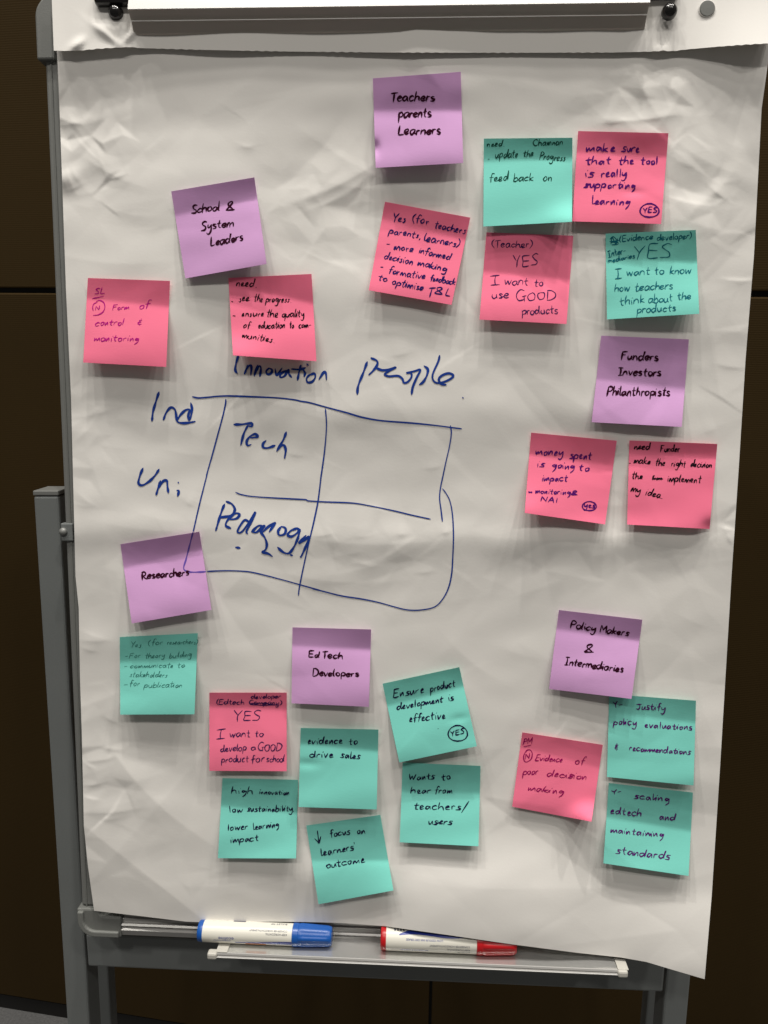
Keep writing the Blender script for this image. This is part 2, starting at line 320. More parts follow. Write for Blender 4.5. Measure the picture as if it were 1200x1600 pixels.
# ------------------------------------------------------------------ the sheet: relief in photograph coordinates (px), height in metres
def sm(a, b, x): 
    t = np.clip((x - a) / (b - a), 0, 1); return t * t * (3 - 2 * t)
WAVES = [(rng.uniform(140, 420), rng.uniform(0, math.pi), rng.uniform(0, 6.28), rng.uniform(0.5, 1)) for _ in range(16)]
WAV2 = [(rng.uniform(45, 110), rng.uniform(-0.5, 0.5) + math.pi / 2, rng.uniform(0, 6.28), rng.uniform(0.5, 1)) for _ in range(14)]
WAV3 = [(rng.uniform(50, 150), rng.normal(math.pi / 2, 0.7), rng.uniform(0, 6.28), rng.uniform(0.4, 1)) for _ in range(9)]
CRE = [  # x0, y0, x1, y1, width px, height mm, side (+ steep below / - steep above)
    (92,196,134,188,5,0.9,1),(96,222,118,206,5,1.0,1),(116,210,156,252,5,1.3,-1),(152,236,172,284,4,0.9,1),(170,280,196,272,3,1.2,1),(92,258,106,300,5,1.6,1),
    (104,262,112,292,3,1.4,-1),(112,262,124,286,4,1.0,1),(104,300,126,288,4,0.9,1),
    (452,316,575,262,9,1.5,1),(478,330,548,296,7,0.9,-1),(466,386,545,420,9,1.0,1),(376,230,402,226,4,0.5,1),(372,224,398,232,4,0.5,-1),
    (942,186,1052,180,6,1.4,1),(948,192,978,188,3,0.8,1),(998,122,1018,166,9,1.2,1),(1034,122,1046,170,6,1.2,-1),(910,150,960,196,12,0.9,1),
    (1040,306,1112,322,6,1.7,-1),(1108,290,1136,312,6,1.7,1),(1052,246,1086,262,9,1.0,1),(1112,322,1140,306,5,1.0,-1),
    (1130,436,1180,437,3,1.2,-1),(1118,568,1164,575,5,0.9,1),(1128,824,1146,828,3,1.4,-1),(1136,834,1144,850,3,1.2,1),(1100,676,1120,668,6,0.6,1),
    (116,652,178,638,6,1.3,1),(116,690,160,640,7,1.1,-1),(116,786,150,792,7,1.0,1),(118,766,150,792,5,0.7,-1),(124,1000,168,1000,5,1.0,1),(126,985,166,999,5,0.6,-1),
    (128,1012,150,1018,4,0.8,1),(164,1120,184,1130,3,0.8,1),(160,1168,188,1172,3,1.1,1),(130,1190,176,1184,4,1.3,1),(130,1190,146,1200,2.5,1.0,-1),(130,1228,166,1222,3,1.1,1),(130,1244,154,1250,3,1.0,-1),(130,1270,222,1262,5,1.1,1),(160,1282,190,1276,4,0.6,1),
    (556,880,600,876,5,0.6,1),(490,838,518,834,4,0.9,1),(552,840,580,836,4,0.6,1),(560,880,590,884,4,0.7,-1),(620,836,634,834,3,0.7,1),(690,834,704,830,3,0.9,1),(652,895,676,893,3,0.6,1),
    (580,790,600,798,3,0.8,-1),(664,732,690,728,4,0.6,1),(612,556,640,550,5,0.7,1),(580,556,614,566,6,0.6,-1),(450,708,476,712,4,0.6,1),(290,784,302,790,3,0.6,1),(430,744,456,752,5,0.5,1),
    (888,1138,935,1140,8,0.6,1),(930,1140,944,1150,4,0.5,1),(1060,960,1110,980,10,0.6,1),(800,880,880,895,10,0.5,-1),(250,700,330,712,9,0.5,1),(180,900,200,960,7,0.5,1),
    (1098,1090,1112,1200,10,0.8,1),(300,1350,420,1372,10,0.7,1),(180,1330,260,1390,9,0.6,1),(420,1374,560,1352,12,0.6,-1),(640,1372,780,1388,14,0.6,1),(760,120,850,140,16,0.6,1),(700,300,760,320,10,0.5,1),
    (220,360,260,352,6,0.5,1),(180,330,240,338,7,0.5,-1),(560,520,640,512,12,0.6,1),(640,940,760,930,14,0.5,1),(740,560,900,548,15,0.5,-1),(780,1010,850,1030,10,0.5,1),
]
BMP = [  # x, y, rx, ry, mm
    (105,140,26,60,1.3),(160,190,40,30,1.8),(100,235,14,20,1.2),(98,282,10,14,1.8),(118,275,10,16,1.2),(150,262,26,22,-0.9),(140,700,40,60,1.0),
    (1080,300,60,28,-1.3),(1120,305,22,14,1.5),(1010,145,26,26,1.1),(1100,140,60,50,-1.6),(1000,210,90,20,1.2),(1130,380,40,70,1.2),
    (330,130,140,40,-1.0),(520,200,110,60,1.0),(500,620,140,60,0.8),(150,1080,30,90,1.4),(230,1240,90,70,1.8),(560,860,180,34,1.5),(900,850,200,30,1.3),(220,800,90,30,1.2),
    (640,740,90,40,-0.8),(780,600,90,70,0.9),(640,1000,70,60,0.9),(1090,1000,50,120,1.4),(700,1400,160,40,1.4),(360,1390,120,30,1.0),(1020,1430,110,60,1.6),(860,1330,60,70,1.0),(240,560,50,60,1.0)]
FOLDS = [(245,1255,0.75,110,0.055),(180,1230,0.2,60,-0.04),(140,1100,-0.3,60,0.04),(130,215,0.9,45,0.06),(120,250,-0.7,40,-0.05),(170,270,0.5,50,0.05),(110,280,1.3,25,0.07),(150,300,-0.2,40,0.04),
         (510,300,-0.42,85,0.05),(500,400,0.35,80,-0.03),(1010,150,1.1,50,0.05),(1050,170,-1.0,55,0.05),(990,190,-0.1,70,0.045),(1080,300,0.3,70,-0.06),(1120,300,-0.8,45,0.05),(1100,250,0.5,60,0.04),
         (140,650,-0.6,50,0.045),(135,790,0.3,45,-0.04),(560,850,0.05,140,0.035),(900,845,-0.05,160,0.03),(250,830,0.05,90,0.03),(480,640,0.1,120,0.025),(600,900,-0.3,90,-0.03),(1090,1080,1.3,110,0.03),(400,1380,-0.15,110,0.035)]
for _ in range(46):
    FOLDS.append((rng.uniform(110, 1160), rng.uniform(110, 1480), rng.normal(0, 0.55), rng.uniform(35, 120), rng.choice([-1, 1]) * rng.uniform(0.012, 0.034)))
def facets(cell, sd, seed):
    g_ = np.random.default_rng(seed); nx, ny = int(1300 / cell) + 3, int(1700 / cell) + 3
    vx = (np.arange(nx)[None] - 1) * cell + g_.uniform(-.42, .42, (ny, nx)) * cell; vy = (np.arange(ny)[:, None] - 1) * cell + g_.uniform(-.42, .42, (ny, nx)) * cell
    vz = g_.normal(0, sd, (ny, nx)); out = np.zeros((1640, 1260))
    for j in range(ny - 1):
        for i in range(nx - 1):
            q = [(j, i), (j, i+1), (j+1, i+1), (j+1, i)]
            for tri in (((0,1,2),(0,2,3)) if g_.random() < .5 else ((0,1,3),(1,2,3))):
                x = [vx[q[k]] for k in tri]; y = [vy[q[k]] for k in tri]; z = [vz[q[k]] for k in tri]
                x0, x1, y0, y1 = max(0, int(min(x))), min(1260, int(max(x)) + 2), max(0, int(min(y))), min(1640, int(max(y)) + 2)
                if x1 <= x0 or y1 <= y0: continue
                gx, gy = np.meshgrid(np.arange(x0, x1), np.arange(y0, y1)); D = (y[1]-y[2])*(x[0]-x[2]) + (x[2]-x[1])*(y[0]-y[2])
                if abs(D) < 1e-6: continue
                a = ((y[1]-y[2])*(gx-x[2]) + (x[2]-x[1])*(gy-y[2])) / D; b = ((y[2]-y[0])*(gx-x[2]) + (x[0]-x[2])*(gy-y[2])) / D; c = 1 - a - b
                m_ = (a >= -1e-6) & (b >= -1e-6) & (c >= -1e-6); out[y0:y1, x0:x1][m_] = (a*z[0] + b*z[1] + c*z[2])[m_]
    return out
_yy, _xx = np.mgrid[0:1640, 0:1260].astype(float)
def blob(x, y, rx, ry): return np.exp(-(((_xx - x) / rx) ** 2 + ((_yy - y) / ry) ** 2) ** 1.5)
_wm = np.zeros_like(_xx)
for b_ in ((120,235,90,110,1.5),(105,285,32,50,1.6),(140,690,70,90,0.7),(150,1210,100,150,0.9),(520,320,110,90,0.7),(1030,170,110,80,1.2),(1100,310,70,70,1.3),(600,860,190,70,0.7),(900,860,150,50,0.5),(1150,450,40,90,0.6),(1140,830,30,60,0.9),(900,1140,80,30,0.5),(360,1370,150,50,0.5),(240,860,120,60,0.4)):
    _wm = np.maximum(_wm, b_[4] * blob(*b_[:4]))
RAST = facets(150, 1.15e-3, 3) * 0.8 + facets(68, 0.42e-3, 5) * (0.45 + 0.55 * _wm) + facets(27, 0.48e-3, 9) * (0.04 + 0.85 * _wm)
for _ in range(1): RAST = (RAST + np.roll(RAST, 1, 0) + np.roll(RAST, -1, 0) + np.roll(RAST, 1, 1) + np.roll(RAST, -1, 1)) / 5
def raster(X, Y):
    X = np.clip(X, 0, 1257.0); Y = np.clip(Y, 0, 1637.0); xi = X.astype(int); yi = Y.astype(int); fx = X - xi; fy = Y - yi
    return (RAST[yi, xi] * (1-fx) + RAST[yi, xi+1] * fx) * (1-fy) + (RAST[yi+1, xi] * (1-fx) + RAST[yi+1, xi+1] * fx) * fy
def hpaper(X, Y):
    X = np.asarray(X, float); Y = np.asarray(Y, float); h = np.full(np.broadcast(X, Y).shape, 0.0050)
    s = 0
    for L, a, ph, am in WAVES: s = s + am * L * np.sin(2 * math.pi * (X * math.cos(a) * 0.6 + Y * math.sin(a)) / L + ph)
    h = h + s * 1.25e-6
    s = 0
    for L, a, ph, am in WAV2: s = s + am * L * np.sin(2 * math.pi * (X * math.cos(a) + Y * math.sin(a)) / L + ph + 1.5 * np.sin(X / 170.0 + ph))
    h = h + s * 0.75e-6
    s = 0
    for L, a, ph, am in WAV3: s = s + am * L * (1 - np.abs(np.sin(math.pi * (X * math.cos(a) + Y * math.sin(a)) / L + ph + 1.2 * np.sin((X * math.sin(a) - Y * math.cos(a)) / (L * 1.9) + ph))))
    h = h + raster(*np.broadcast_arrays(X, Y)) + s * 0.25e-6 * sm(-0.3, 0.5, np.sin(X / 61.0 + 1.3 * np.sin(Y / 83.0)) * np.sin(Y / 71.0 + 1))
    for x0, y0, x1, y1, w, a, sd in CRE:
        dx, dy = x1 - x0, y1 - y0; L = math.hypot(dx, dy); ux, uy = dx / L, dy / L
        if ux < 0: ux, uy = -ux, -uy; x0, y0 = x1, y1
        t = (X - x0) * ux + (Y - y0) * uy; d = -(X - x0) * uy + (Y - y0) * ux          # d > 0 below the crease
        bow = L * 0.04 * np.sin(np.clip(t / L, 0, 1) * math.pi) * (1 if (int(x0) % 2) else -1); d = d + bow
        e = np.exp(-np.maximum(0, np.maximum(-t, t - L)) ** 2 / (w * 2.2) ** 2) * (0.35 + 0.65 * np.sin(np.clip(t / L, 0, 1) * math.pi))
        ww = np.where(d * sd > 0, w * 1.0, w * 5.5)
        h = h + a * 0.55e-3 * e * np.exp(-np.sqrt((d / ww) ** 2 + 0.006) + 0.077)
    for x, y, an, Rr, k in FOLDS:
        t = (X - x) * math.cos(an) + (Y - y) * math.sin(an); d = -(X - x) * math.sin(an) + (Y - y) * math.cos(an) + 0.12 * t * np.sin(t / Rr)
        h = h - k * 1.35 * 0.58e-3 * np.sqrt(d * d + 1.5) * np.exp(-(t / Rr) ** 2 - (d / (Rr * 0.8)) ** 2)
    for x, y, rx, ry, a in BMP: h = h + a * 0.55e-3 * np.exp(-((X - x) / rx) ** 2 - ((Y - y) / ry) ** 2)
    h = h + 0.0026 * (1 - sm(85, 210, Y)) * (0.7 + 0.3 * np.cos(X / 210.0))            # bulges out from under the header
    h = h + 0.0012 * np.exp(-((Y - 838 - 0.02 * (X - 600)) / 26) ** 2) + 0.0007 * np.exp(-((Y - 655 + 0.03 * (X - 600)) / 30) ** 2)
    h = h + 0.0105 * sm(1080, 1520, Y) * (0.75 + 0.25 * sm(500, 1100, X)) - 0.0040 * np.exp(-((X - 560) / 110) ** 2) * sm(1340, 1450, Y) + 0.010 * sm(900, 1100, X) * sm(1380, 1530, Y)
    h = h + 0.0132 * sm(545, 660, X) * (1 - 0.7 * sm(830, 960, X)) * sm(1290, 1475, Y)
    d = (X - 131) * 0.62 - (Y - 1290) * 0.785                                       # lower left corner bends back
    h = h - 0.125 * 0.00058 * np.maximum(0, -d - 0) * (1 - sm(330, 520, X)) * 0.9
    h = h + 0.0035 * sm(1150, 1200, X) * sm(60, 260, 330 - Y)
    return np.maximum(h, 0.0008)
LEFT = np.array([(88,66),(90,100),(93,170),(97,280),(103,450),(111,620),(113,700),(115,780),(118,900),(123,950),(125,1060),(128,1150),(131,1290),(137,1350),(147,1423)], float)
RIGHT = np.array([(1204,66),(1197,120),(1190,170),(1178,400),(1165,560),(1155,720),(1143,900),(1134,1050),(1125,1200),(1112,1400),(1101,1530)], float)
BOT = np.array([(147,1423),(225,1432),(290,1440),(330,1441.5),(420,1440),(470,1440.5),(530,1442),(600,1447),(700,1461),(800,1475.5),(900,1488.5),(970,1496),(1010,1503),(1050,1515),(1101,1530)], float)
def path(P, v):
    s = np.concatenate([[0], np.cumsum(np.hypot(*np.diff(P, axis=0).T))]); s /= s[-1]
    return np.stack([np.interp(v, s, P[:, 0]), np.interp(v, s, P[:, 1])], -1)
def at_many(PX, H):
    r = np.stack([(PX[:, 0] - 600) / FPX, (PX[:, 1] - 800) / FPX, np.ones(len(PX))], 1) @ MB.T
    t = (DIST - H) / r[:, 2]
    return ORG + np.outer(r[:, 0] * t, XB) + np.outer(r[:, 1] * t, DN) + np.outer(H, NB)
NU, NV = 520, 680
us = np.linspace(0, 1, NU); vs_ = np.linspace(0, 1, NV)
Lp, Rp, Bp = path(LEFT, vs_), path(RIGHT, vs_), path(BOT, us)
GP = np.zeros((NV, NU, 2))
for i, v in enumerate(vs_):
    row = Lp[i] * (1 - us)[:, None] + Rp[i] * us[:, None]
    lin = Lp[-1] * (1 - us)[:, None] + Rp[-1] * us[:, None]
    GP[i] = row + (Bp - lin) * v ** 3
FLAT = GP.reshape(-1, 2); HP = hpaper(FLAT[:, 0], FLAT[:, 1])
def gridfaces(nu, nv): return [(i*nu+j, (i+1)*nu+j, (i+1)*nu+j+1, i*nu+j+1) for i in range(nv-1) for j in range(nu-1)]
pad = empty('flip_chart_pad', tuple(W(-0.02, -0.36, 0.002)))
tagp(pad, 'white flip chart pad, creased sheet with a blue grid under a torn header strip', 'flip chart pad')
sheet = mesh('sheet', at_many(FLAT, HP), gridfaces(NU, NV), M['paper'], pad, smooth=True, solid=0.00016)
# header strip: what is left of the torn-off sheets
HE = np.array([(84,79),(100,79.5),(125,79),(155,76),(190,74),(207,73.5),(215,75),(300,77.5),(370,79),(450,80.5),(600,82),(800,82.5),(960,82),(1020,80.5),(1036,79),(1050,80),(1075,77),(1120,73),(1160,70),(1215,67)], float)
NH = 420; hx = np.linspace(0, 1, NH)
hb_ = path(HE, hx); HB0 = hpaper(hb_[:, 0], 82.0); rows = 26; hv = np.linspace(0, 1, rows)
HX = []; HH = []
for i, v in enumerate(hv):
    for j in range(NH):
        x, yb2 = hb_[j]
        xx = x + (1 - v) * ((-4 if x < 300 else 0) * (1 - sm(84, 300, x)) + 3 * sm(1000, 1200, x)); y = -24 + (yb2 + 24) * v
        if v == 1: y += 0.55 * math.sin(x * 1.9) * (0.5 + 0.5 * math.sin(x * 0.05))
        lift = 0.0008 + 0.0034 * math.exp(-((x - 165) / 60) ** 2) + 0.0012 * (1 - sm(84, 110, x)) + 0.0100 * sm(1030, 1190, x) + 0.0008 * math.sin(x * 0.012 + 1) ** 2
        base = float(HB0[j]) + 0.0022 - 0.0012 * (1 - v)
        hh = base + lift * (v ** 1.5)
        # knocked-about left end
        hh += 0.0024 * math.exp(-((x - 168) / 26) ** 2 - ((y - 42) / 14) ** 2) + 0.0016 * math.exp(-((x - 150 - (y - 40) * 1.2) / 7) ** 2) * math.exp(-((y - 55) / 20) ** 2) \
            + 0.0030 * math.exp(-((x - 128 + (y - 60) * 0.8) / 9) ** 2 - ((y - 70) / 10) ** 2) + 0.002 * math.exp(-((x - 200 + (y - 60) * 1.0) / 6) ** 2 - ((y - 50) / 18) ** 2)
        hh += 0.0018 * math.exp(-((x - 1032) / 16) ** 2 - ((y - 78) / 9) ** 2) + 0.0008 * math.sin(x * 0.021) * v
        HX.append((xx, y)); HH.append(hh)
HX = np.array(HX); HH = np.array(HH)
head = mesh('header_strip', at_many(HX, HH), gridfaces(NH, rows), M['paper'], pad, smooth=True, solid=0.00018)
# hanging peg showing through the punched hole
def hat(x, y): 
    k = np.argmin((HX[:, 0] - x) ** 2 + (HX[:, 1] - y) ** 2); return HH[k]
hp = hat(1105, 13); p = at(1105, 13.5, hp + 0.0014)
lathe('hanging_peg', p - NB * 0.012, p, [(0, 0.0063), (0.0122, 0.0063), (0.0128, 0.0058), (0.0129, 0.001)], M['plastic'], easel, 28)
lathe('hole_edge', p - NB * 0.0006, p, [(0, 0.0067), (0.0007, 0.0067), (0.0009, 0.0063), (0.0007, 0.0061), (0, 0.0061)], M['paper'], head, 28)
HGRID = HP.reshape(NV, NU)

# ------------------------------------------------------------------ pen strokes
TENS = 1.0
def smooth_pts(P, step=1.2):
    P = [np.array(p, float) for p in P]
    if len(P) == 1: P = [P[0], P[0] + np.array([0.7, 0.5])]
    if len(P) == 2:
        n = max(2, int(np.hypot(*(P[1] - P[0])) / step) + 1); return [P[0] + (P[1] - P[0]) * i / (n - 1) for i in range(n)]
    Q = [2 * P[0] - P[1]] + P + [2 * P[-1] - P[-2]]; out = []
    for i in range(1, len(Q) - 2):
        p0, p1, p2, p3 = Q[i-1], Q[i], Q[i+1], Q[i+2]; n = max(2, int(np.hypot(*(p2 - p1)) / step) + 1)
        for k in range(n):
            t = k / n; m1, m2 = 0.5 * TENS * (p2 - p0), 0.5 * TENS * (p3 - p1); out.append((2*t**3 - 3*t*t + 1) * p1 + (t**3 - 2*t*t + t) * m1 + (-2*t**3 + 3*t*t) * p2 + (t**3 - t*t) * m2)
    out.append(P[-1]); return out
class Ink:
    def __init__(s): s.v = []; s.z = []; s.f = []; s.k = 0
    def stroke(s, P, w, taper=0.5):
        c = np.array(smooth_pts(P)); d = np.gradient(c, axis=0); n = np.hypot(d[:, 0], d[:, 1]) + 1e-9; d = d / n[:, None]
        N = np.stack([-d[:, 1], d[:, 0]], 1); m = len(c)
        q_ = np.arange(m); wb = w * ((1 + 0.24 * np.sin(q_ * 0.35 + s.k * 1.7)) if m < 90 else (1 + 0.10 * np.sin(q_ * 0.031 + s.k) + 0.08 * np.sin(q_ * 0.083 + 2)))
        tp = np.minimum(1, (1 - taper) + taper * np.minimum(np.arange(m), np.arange(m)[::-1]) / 3.0)
        hw = (wb * tp / 2)[:, None]
        b = len(s.v); s.k += 1
        A = c - N * hw; B = c + N * hw
        pts = [c[0] - d[0] * hw[0] * 0.9] + [q for ab in zip(A, B) for q in ab] + [c[-1] + d[-1] * hw[-1] * 0.9]
        z0 = (s.k % 12) * 0.9e-5
        s.v += pts; s.z += [z0 + 1.2e-5 * i / len(pts) for i in range(len(pts))]
        s.f.append((b, b + 2, b + 1)); 
        for i in range(m - 1): s.f.append((b+1+2*i, b+2+2*i, b+4+2*i, b+3+2*i))
        s.f.append((b + 1 + 2*(m-1), b + 2 + 2*(m-1), b + 1 + 2*m))
    def build(s, name, surf, m, parent):
        P = np.array(s.v); return mesh_keep(name, surf(P, np.array(s.z)), s.f, m, parent)
def mesh_keep(name, verts, faces, m, parent):
    c = verts.mean(axis=0); me = bpy.data.meshes.new(name); me.from_pydata([tuple(v) for v in verts - c], [], faces); me.materials.append(m)
    o = bpy.data.objects.new(name, me); COL.objects.link(o); o.location = Vector(c)
    o.parent = parent; o.matrix_parent_inverse = parent.matrix_basis.inverted(); return o

G = {}
def g(ch, w, s): G[ch] = (w, [[tuple(map(float, p.split(','))) for p in st.split()] for st in s.split('|')])
g('a',9.5,'8,9 5,10 1,8 0,4 2.5,0.3 6,3 8,9 7.6,3 9.5,0.5'); g('b',9,'1,20 0.5,8 0.5,1 4,0 7.5,3 7,8 4,10 1,6'); g('c',8,'7.5,8 5,10 1.5,8 0,4 2.5,0.3 7.5,2')
g('d',10,'7.5,8 4.5,10 1,8 0,4 2.5,0.3 6,3 8,10 8.7,20 8,6 8.6,0.6'); g('e',8,'0.8,4.5 5,5.5 6.8,8 4.5,10 1.2,8 0,4 2.5,0.3 7.5,2.2'); g('f',7,'8.5,18 6,20 3.8,17 3.2,8 2.8,-2|0,9.5 7,10.5')
g('g',9,'7.5,9 4,10.3 0.6,7.5 1.5,3.5 5,3.5 7.6,9 7.8,-1 6.5,-7 3,-9 0,-6.5'); g('h',8.5,'1.5,20 0.5,9 0,0|0.2,4 3.2,9.5 6.4,8.5 6.8,4 7.2,0'); g('i',3.2,'1,10 0.8,4 1.3,0|1.5,14.5 2.1,15.3')
g('j',5,'4,10 4,-4 1,-9|4,14 4.3,15'); g('k',8,'1.5,20 0.5,9 0,0|6.8,9.5 1,4.8 7.5,0'); g('l',3.6,'1.4,20 0.4,9 0.8,1.5 2.8,0.5')
g('m',12.5,'0.5,10 0,0|0.2,4 2.8,9.6 5,8 5.2,0.5|5.2,4 8,9.6 10.6,8 11.5,0.3'); g('n',8.5,'0.5,10 0,0|0.2,4 3.2,9.7 6.2,8.3 7,0.3'); g('o',8.5,'4.5,10 1,8 0,4 3,0 6.8,2.5 7.2,7.5 4.2,10')
g('p',9,'0.8,10 0.3,1 0,-9|0.5,6 4,10 7.8,7.5 6.5,2 1,1'); g('q',9.5,'7.5,9 4,10 0.5,7.5 1,2.5 5,1.5 7.8,9 8,-2 8.5,-9'); g('r',6.5,'0.5,10 0.3,5 0,0|0.2,5 2.8,9.2 6,9.5')
g('s',7.5,'6.5,9 3.5,10.4 1,8 3.5,5.6 6,3.5 4.5,0.5 0,0.8'); g('t',7.5,'3.6,17 3,8 3.4,1 6,0.5|0,10 7,11'); g('u',9,'0.5,10 0,4 2.5,0.3 6,3 7.2,10 7,3 8.6,0.5')
g('v',7.8,'0,10 2.8,0.5 7,10'); g('w',11.5,'0,10 2.2,0.5 5,8 7.5,0.5 11,10'); g('x',8,'0,10 7,0|7,10 0,0'); g('y',8.5,'0.3,10 1,4.5 4,3.8 7,10|7.4,10 6.8,-2 5,-8 2,-9 -0.5,-6.5'); g('z',8,'0,10 7,9.5 0,0.5 7.5,0')
g('A',11,'0,0 5,19|5,19 9,0|1.5,7 8,7'); g('C',12,'11,16 7,19 2,16 0,9 3,1.5 7,0 11,3'); g('D',12.5,'1,19 0,0|0,19 6,18.5 11,13 10,5 5,0.5 0,0'); g('E',10,'9,19 1,18 0.5,9 0,1 4,0 9,1|0.5,10 8,10')
g('F',10,'1,19 0.5,9 0,0|0.5,18 9.5,19|0.5,10.5 7,11'); g('G',13,'10.5,17 6,19 1.5,15 0,8 3,1.5 7,1 10,3|7,7.5 13,8.5|10,8 10.5,-1'); g('I',8,'4,19 3.8,9 3.5,0.3|0,18.5 8,19.3|0,0 8,0.6')
g('J',10,'8,15 7.5,5 5,0 1,1.5|1,15.5 11,16.5'); g('L',9,'1.2,19 0.3,8 0.5,0.8 8,1.8'); g('M',13,'0.5,0 1,19|1,19 6,6|6,6 11,19|11,19 12,0'); g('N',11,'0.5,0 1,17|1,17 8.5,1|8.5,1 9.5,18')
g('O',11,'5.5,14 1.5,12 0,6.5 3,0.5 8,2 9.5,8.5 8,13 5,14'); g('P',9.5,'1.2,19 0.6,9 0,-1|0,18 5,19.5 9,15.5 6.5,10.5 1,9'); g('R',10,'1.2,19 0.6,9 0,-1|0,18 5,19.5 8.5,15.5 6,10.5 1,9.5|2,9.5 5,5 10,1')
g('S',10,'9.5,17.5 5.5,19 1.5,15.5 4,11 8,7 7,1.5 0,0.8'); g('T',10,'5,18.5 4.6,9 4.2,-1|0,17.5 10.5,19.5'); g('U',11,'1,19 0.5,5 4,0 8,4 9,19'); g('W',14,'0.5,19 2.5,0.5|2.5,0.5 6,12 9,0.5 13,17'); g('Y',11,'0,19 5,9.5|10,19.5 5.5,10 4.5,-1')
g('&',9,'8,2 2,11 2.4,17 5.5,19 7,15 1,4 0.6,0.5 9.5,0.3'); g('(',5,'4,20 0.8,14 0.5,6 4,-2'); g(')',5,'0.5,20 4,14 4,6 0,-2'); g('-',9,'0,6 7,6.6'); g('.',3,'1,0.6 1.6,0.2'); g(',',3,'1.6,1.5 0.4,-3'); g("'",3,'1.5,21 0.7,16.5')
g('/',9,'8,24 0,-7'); g('*',8,'0.5,9 7,2|0.5,2 7,9|0,5.5 7.5,5.5'); g('e.',8,'7,19 1,16 4,11 0,6 2,2 7,3'); g(' ',6,'0,0 0.1,0'); g('H',10,'0,19 0,0|8,19 8,0|0,10 8,10'); g('B',9,'0,19 0,0|0,19 6,17 5,11 0,10|0,10 7,8 6,1 0,0'); g('V',10,'0,19 4.5,0 9,19'); g('K',10,'0,19 0,0|8,19 0,8 8,0')
AMPS = 'S'   # the '§' sign stands for an epsilon-like ampersand
G['§'] = (7, [[(6,15),(2,14.5),(2,10.5),(5,9),(1,7),(1,2),(6,1.5)],[(4,20),(4,18)],[(3.6,-1.5),(3.6,-3)]])
CONN = 0.55
ALT = {'sharp': {}, 'loose': {}}
def ga(style, ch, w, st_):
    g(ch + '_', w, st_); ALT[style][ch] = G.pop(ch + '_')
ga('sharp','r',6.5,'0.5,9 0.8,0.5|1,6 3,9 5.8,9'); ga('sharp','s',7,'6.8,9.8 2.8,9.8 1.8,6.6 5.8,4.2 5,0.6 -0.8,0'); ga('sharp','n',8,'0,9 0.8,0.8 3.6,8.5 5.4,8 6.6,0.5')
ga('sharp','m',11.5,'0,9.5 1,0.5 4,8 5.6,1.5 9,8.8 11,0.3'); ga('sharp','a',8.5,'7,8.5 2.5,8.5 0.6,3 3,0.5 6.6,7 7.5,0'); ga('sharp','o',7.5,'5,9.5 0.8,7 2,0.5 6,2 6,8 3.5,9.5')
ga('sharp','g',8.5,'7,8 2.5,9 0.6,5.5 3.5,4 6.8,8.5 6.2,-2 2,-9'); ga('sharp','i',3.4,'0.6,9 1.2,0.2|2.2,14 2.9,15'); ga('sharp','u',8,'0.5,9 1.4,1 4,0.6 6.5,9 7.4,0.5'); ga('sharp','l',3.6,'1,20 1.6,0.3'); ga('sharp','e',7.5,'1,4 5.5,7 4,10 1.4,7 2,1 7,1.4')
ga('loose','r',6,'0,9 0.9,6 1,0|1,5 3.5,9 5,7.5'); ga('loose','s',6.5,'5.5,9 2,8 4.5,4 2.5,0 0,1'); ga('loose','n',7.5,'0.2,9.5 0.4,1 1,6 3.4,9.5 5.5,7 6,0'); ga('loose','a',8.8,'7.5,9.5 3,9.5 0.3,4 2.5,0 6.5,4 7.6,9 7.2,2 8.8,0'); ga('loose','e',6.8,'0.3,4.5 4.6,6 4.2,10 0.8,8 0.8,1.5 6,1.8')
ga('loose','t',6.5,'3.2,18 2.4,4 3.2,0 5,0.6|-1,11 6.5,12'); ga('loose','d',9,'7,8 3,9.5 0.2,4 2.6,0.4 6.5,6 8.4,21 7,1'); ga('loose','o',7.5,'4,10 0.3,5 2.4,0.3 6.5,4 5,9 2.8,9.5'); ga('loose','m',11.5,'0,9 0.5,0.5 3,9 5,0.8 7.6,9 10,7 10.4,0')
STYLE = None
def word(ink, org, text, x0, y0, x1, y1, xh, w, slant=0.12, jit=0.62):
    last = None
    ox, oy, s = org
    GG = dict(G); GG.update(ALT.get(STYLE, {}))
    tot = sum(GG[c][0] for c in text) + 1.3 * (len(text) - 1)
    dx, dy = (x1 - x0) * s, (y1 - y0) * s; L = math.hypot(dx, dy); ux, uy = dx / L, dy / L; kx = L / tot; ky = xh * s / 10.0
    bx, by = ox + x0 * s, oy + y0 * s; cur = 0
    for c in text:
        gw, strokes = GG[c]; cur += random.uniform(-0.5, 0.5); oy_ = random.uniform(-0.9, 0.9); sz = random.uniform(0.9, 1.1); sh = random.uniform(-0.05, 0.05)
        for st in strokes:
            P = []
            for (gx, gy) in st:
                gx += random.uniform(-jit, jit); gy += random.uniform(-jit, jit)
                a = (cur + gx) * kx + gy * ky * sz * (slant + sh); b = (gy * sz + oy_) * ky
                P.append((bx + ux * a + uy * b, by + uy * a - ux * b))
            if st is strokes[0] and last is not None and c.islower() and c in 'eui' and random.random() < CONN:
                P = [last, ((last[0] + P[0][0]) / 2, (last[1] + P[0][1]) / 2 + 0.04 * xh * s)] + P
            ink.stroke(P, w)
            if st is strokes[0] or c in 'hkmn': end = P[-1]
        last = end if (c.islower() and c in 'acdehiklmnstu') else None
        cur += gw + 1.3
def oval(ink, org, cx, cy, rx, ry, w, tilt=0.0, a0=-1.2, span=6.6):
    ox, oy, s = org; P = []
    for k in range(15):
        a = a0 + span * k / 14; r = 1 + 0.03 * math.sin(3 * a); x = rx * r * math.cos(a); y = ry * r * math.sin(a)
        P.append((ox + (cx + x * math.cos(tilt) - y * math.sin(tilt)) * s, oy + (cy + x * math.sin(tilt) + y * math.cos(tilt)) * s))
    ink.stroke(P, w)
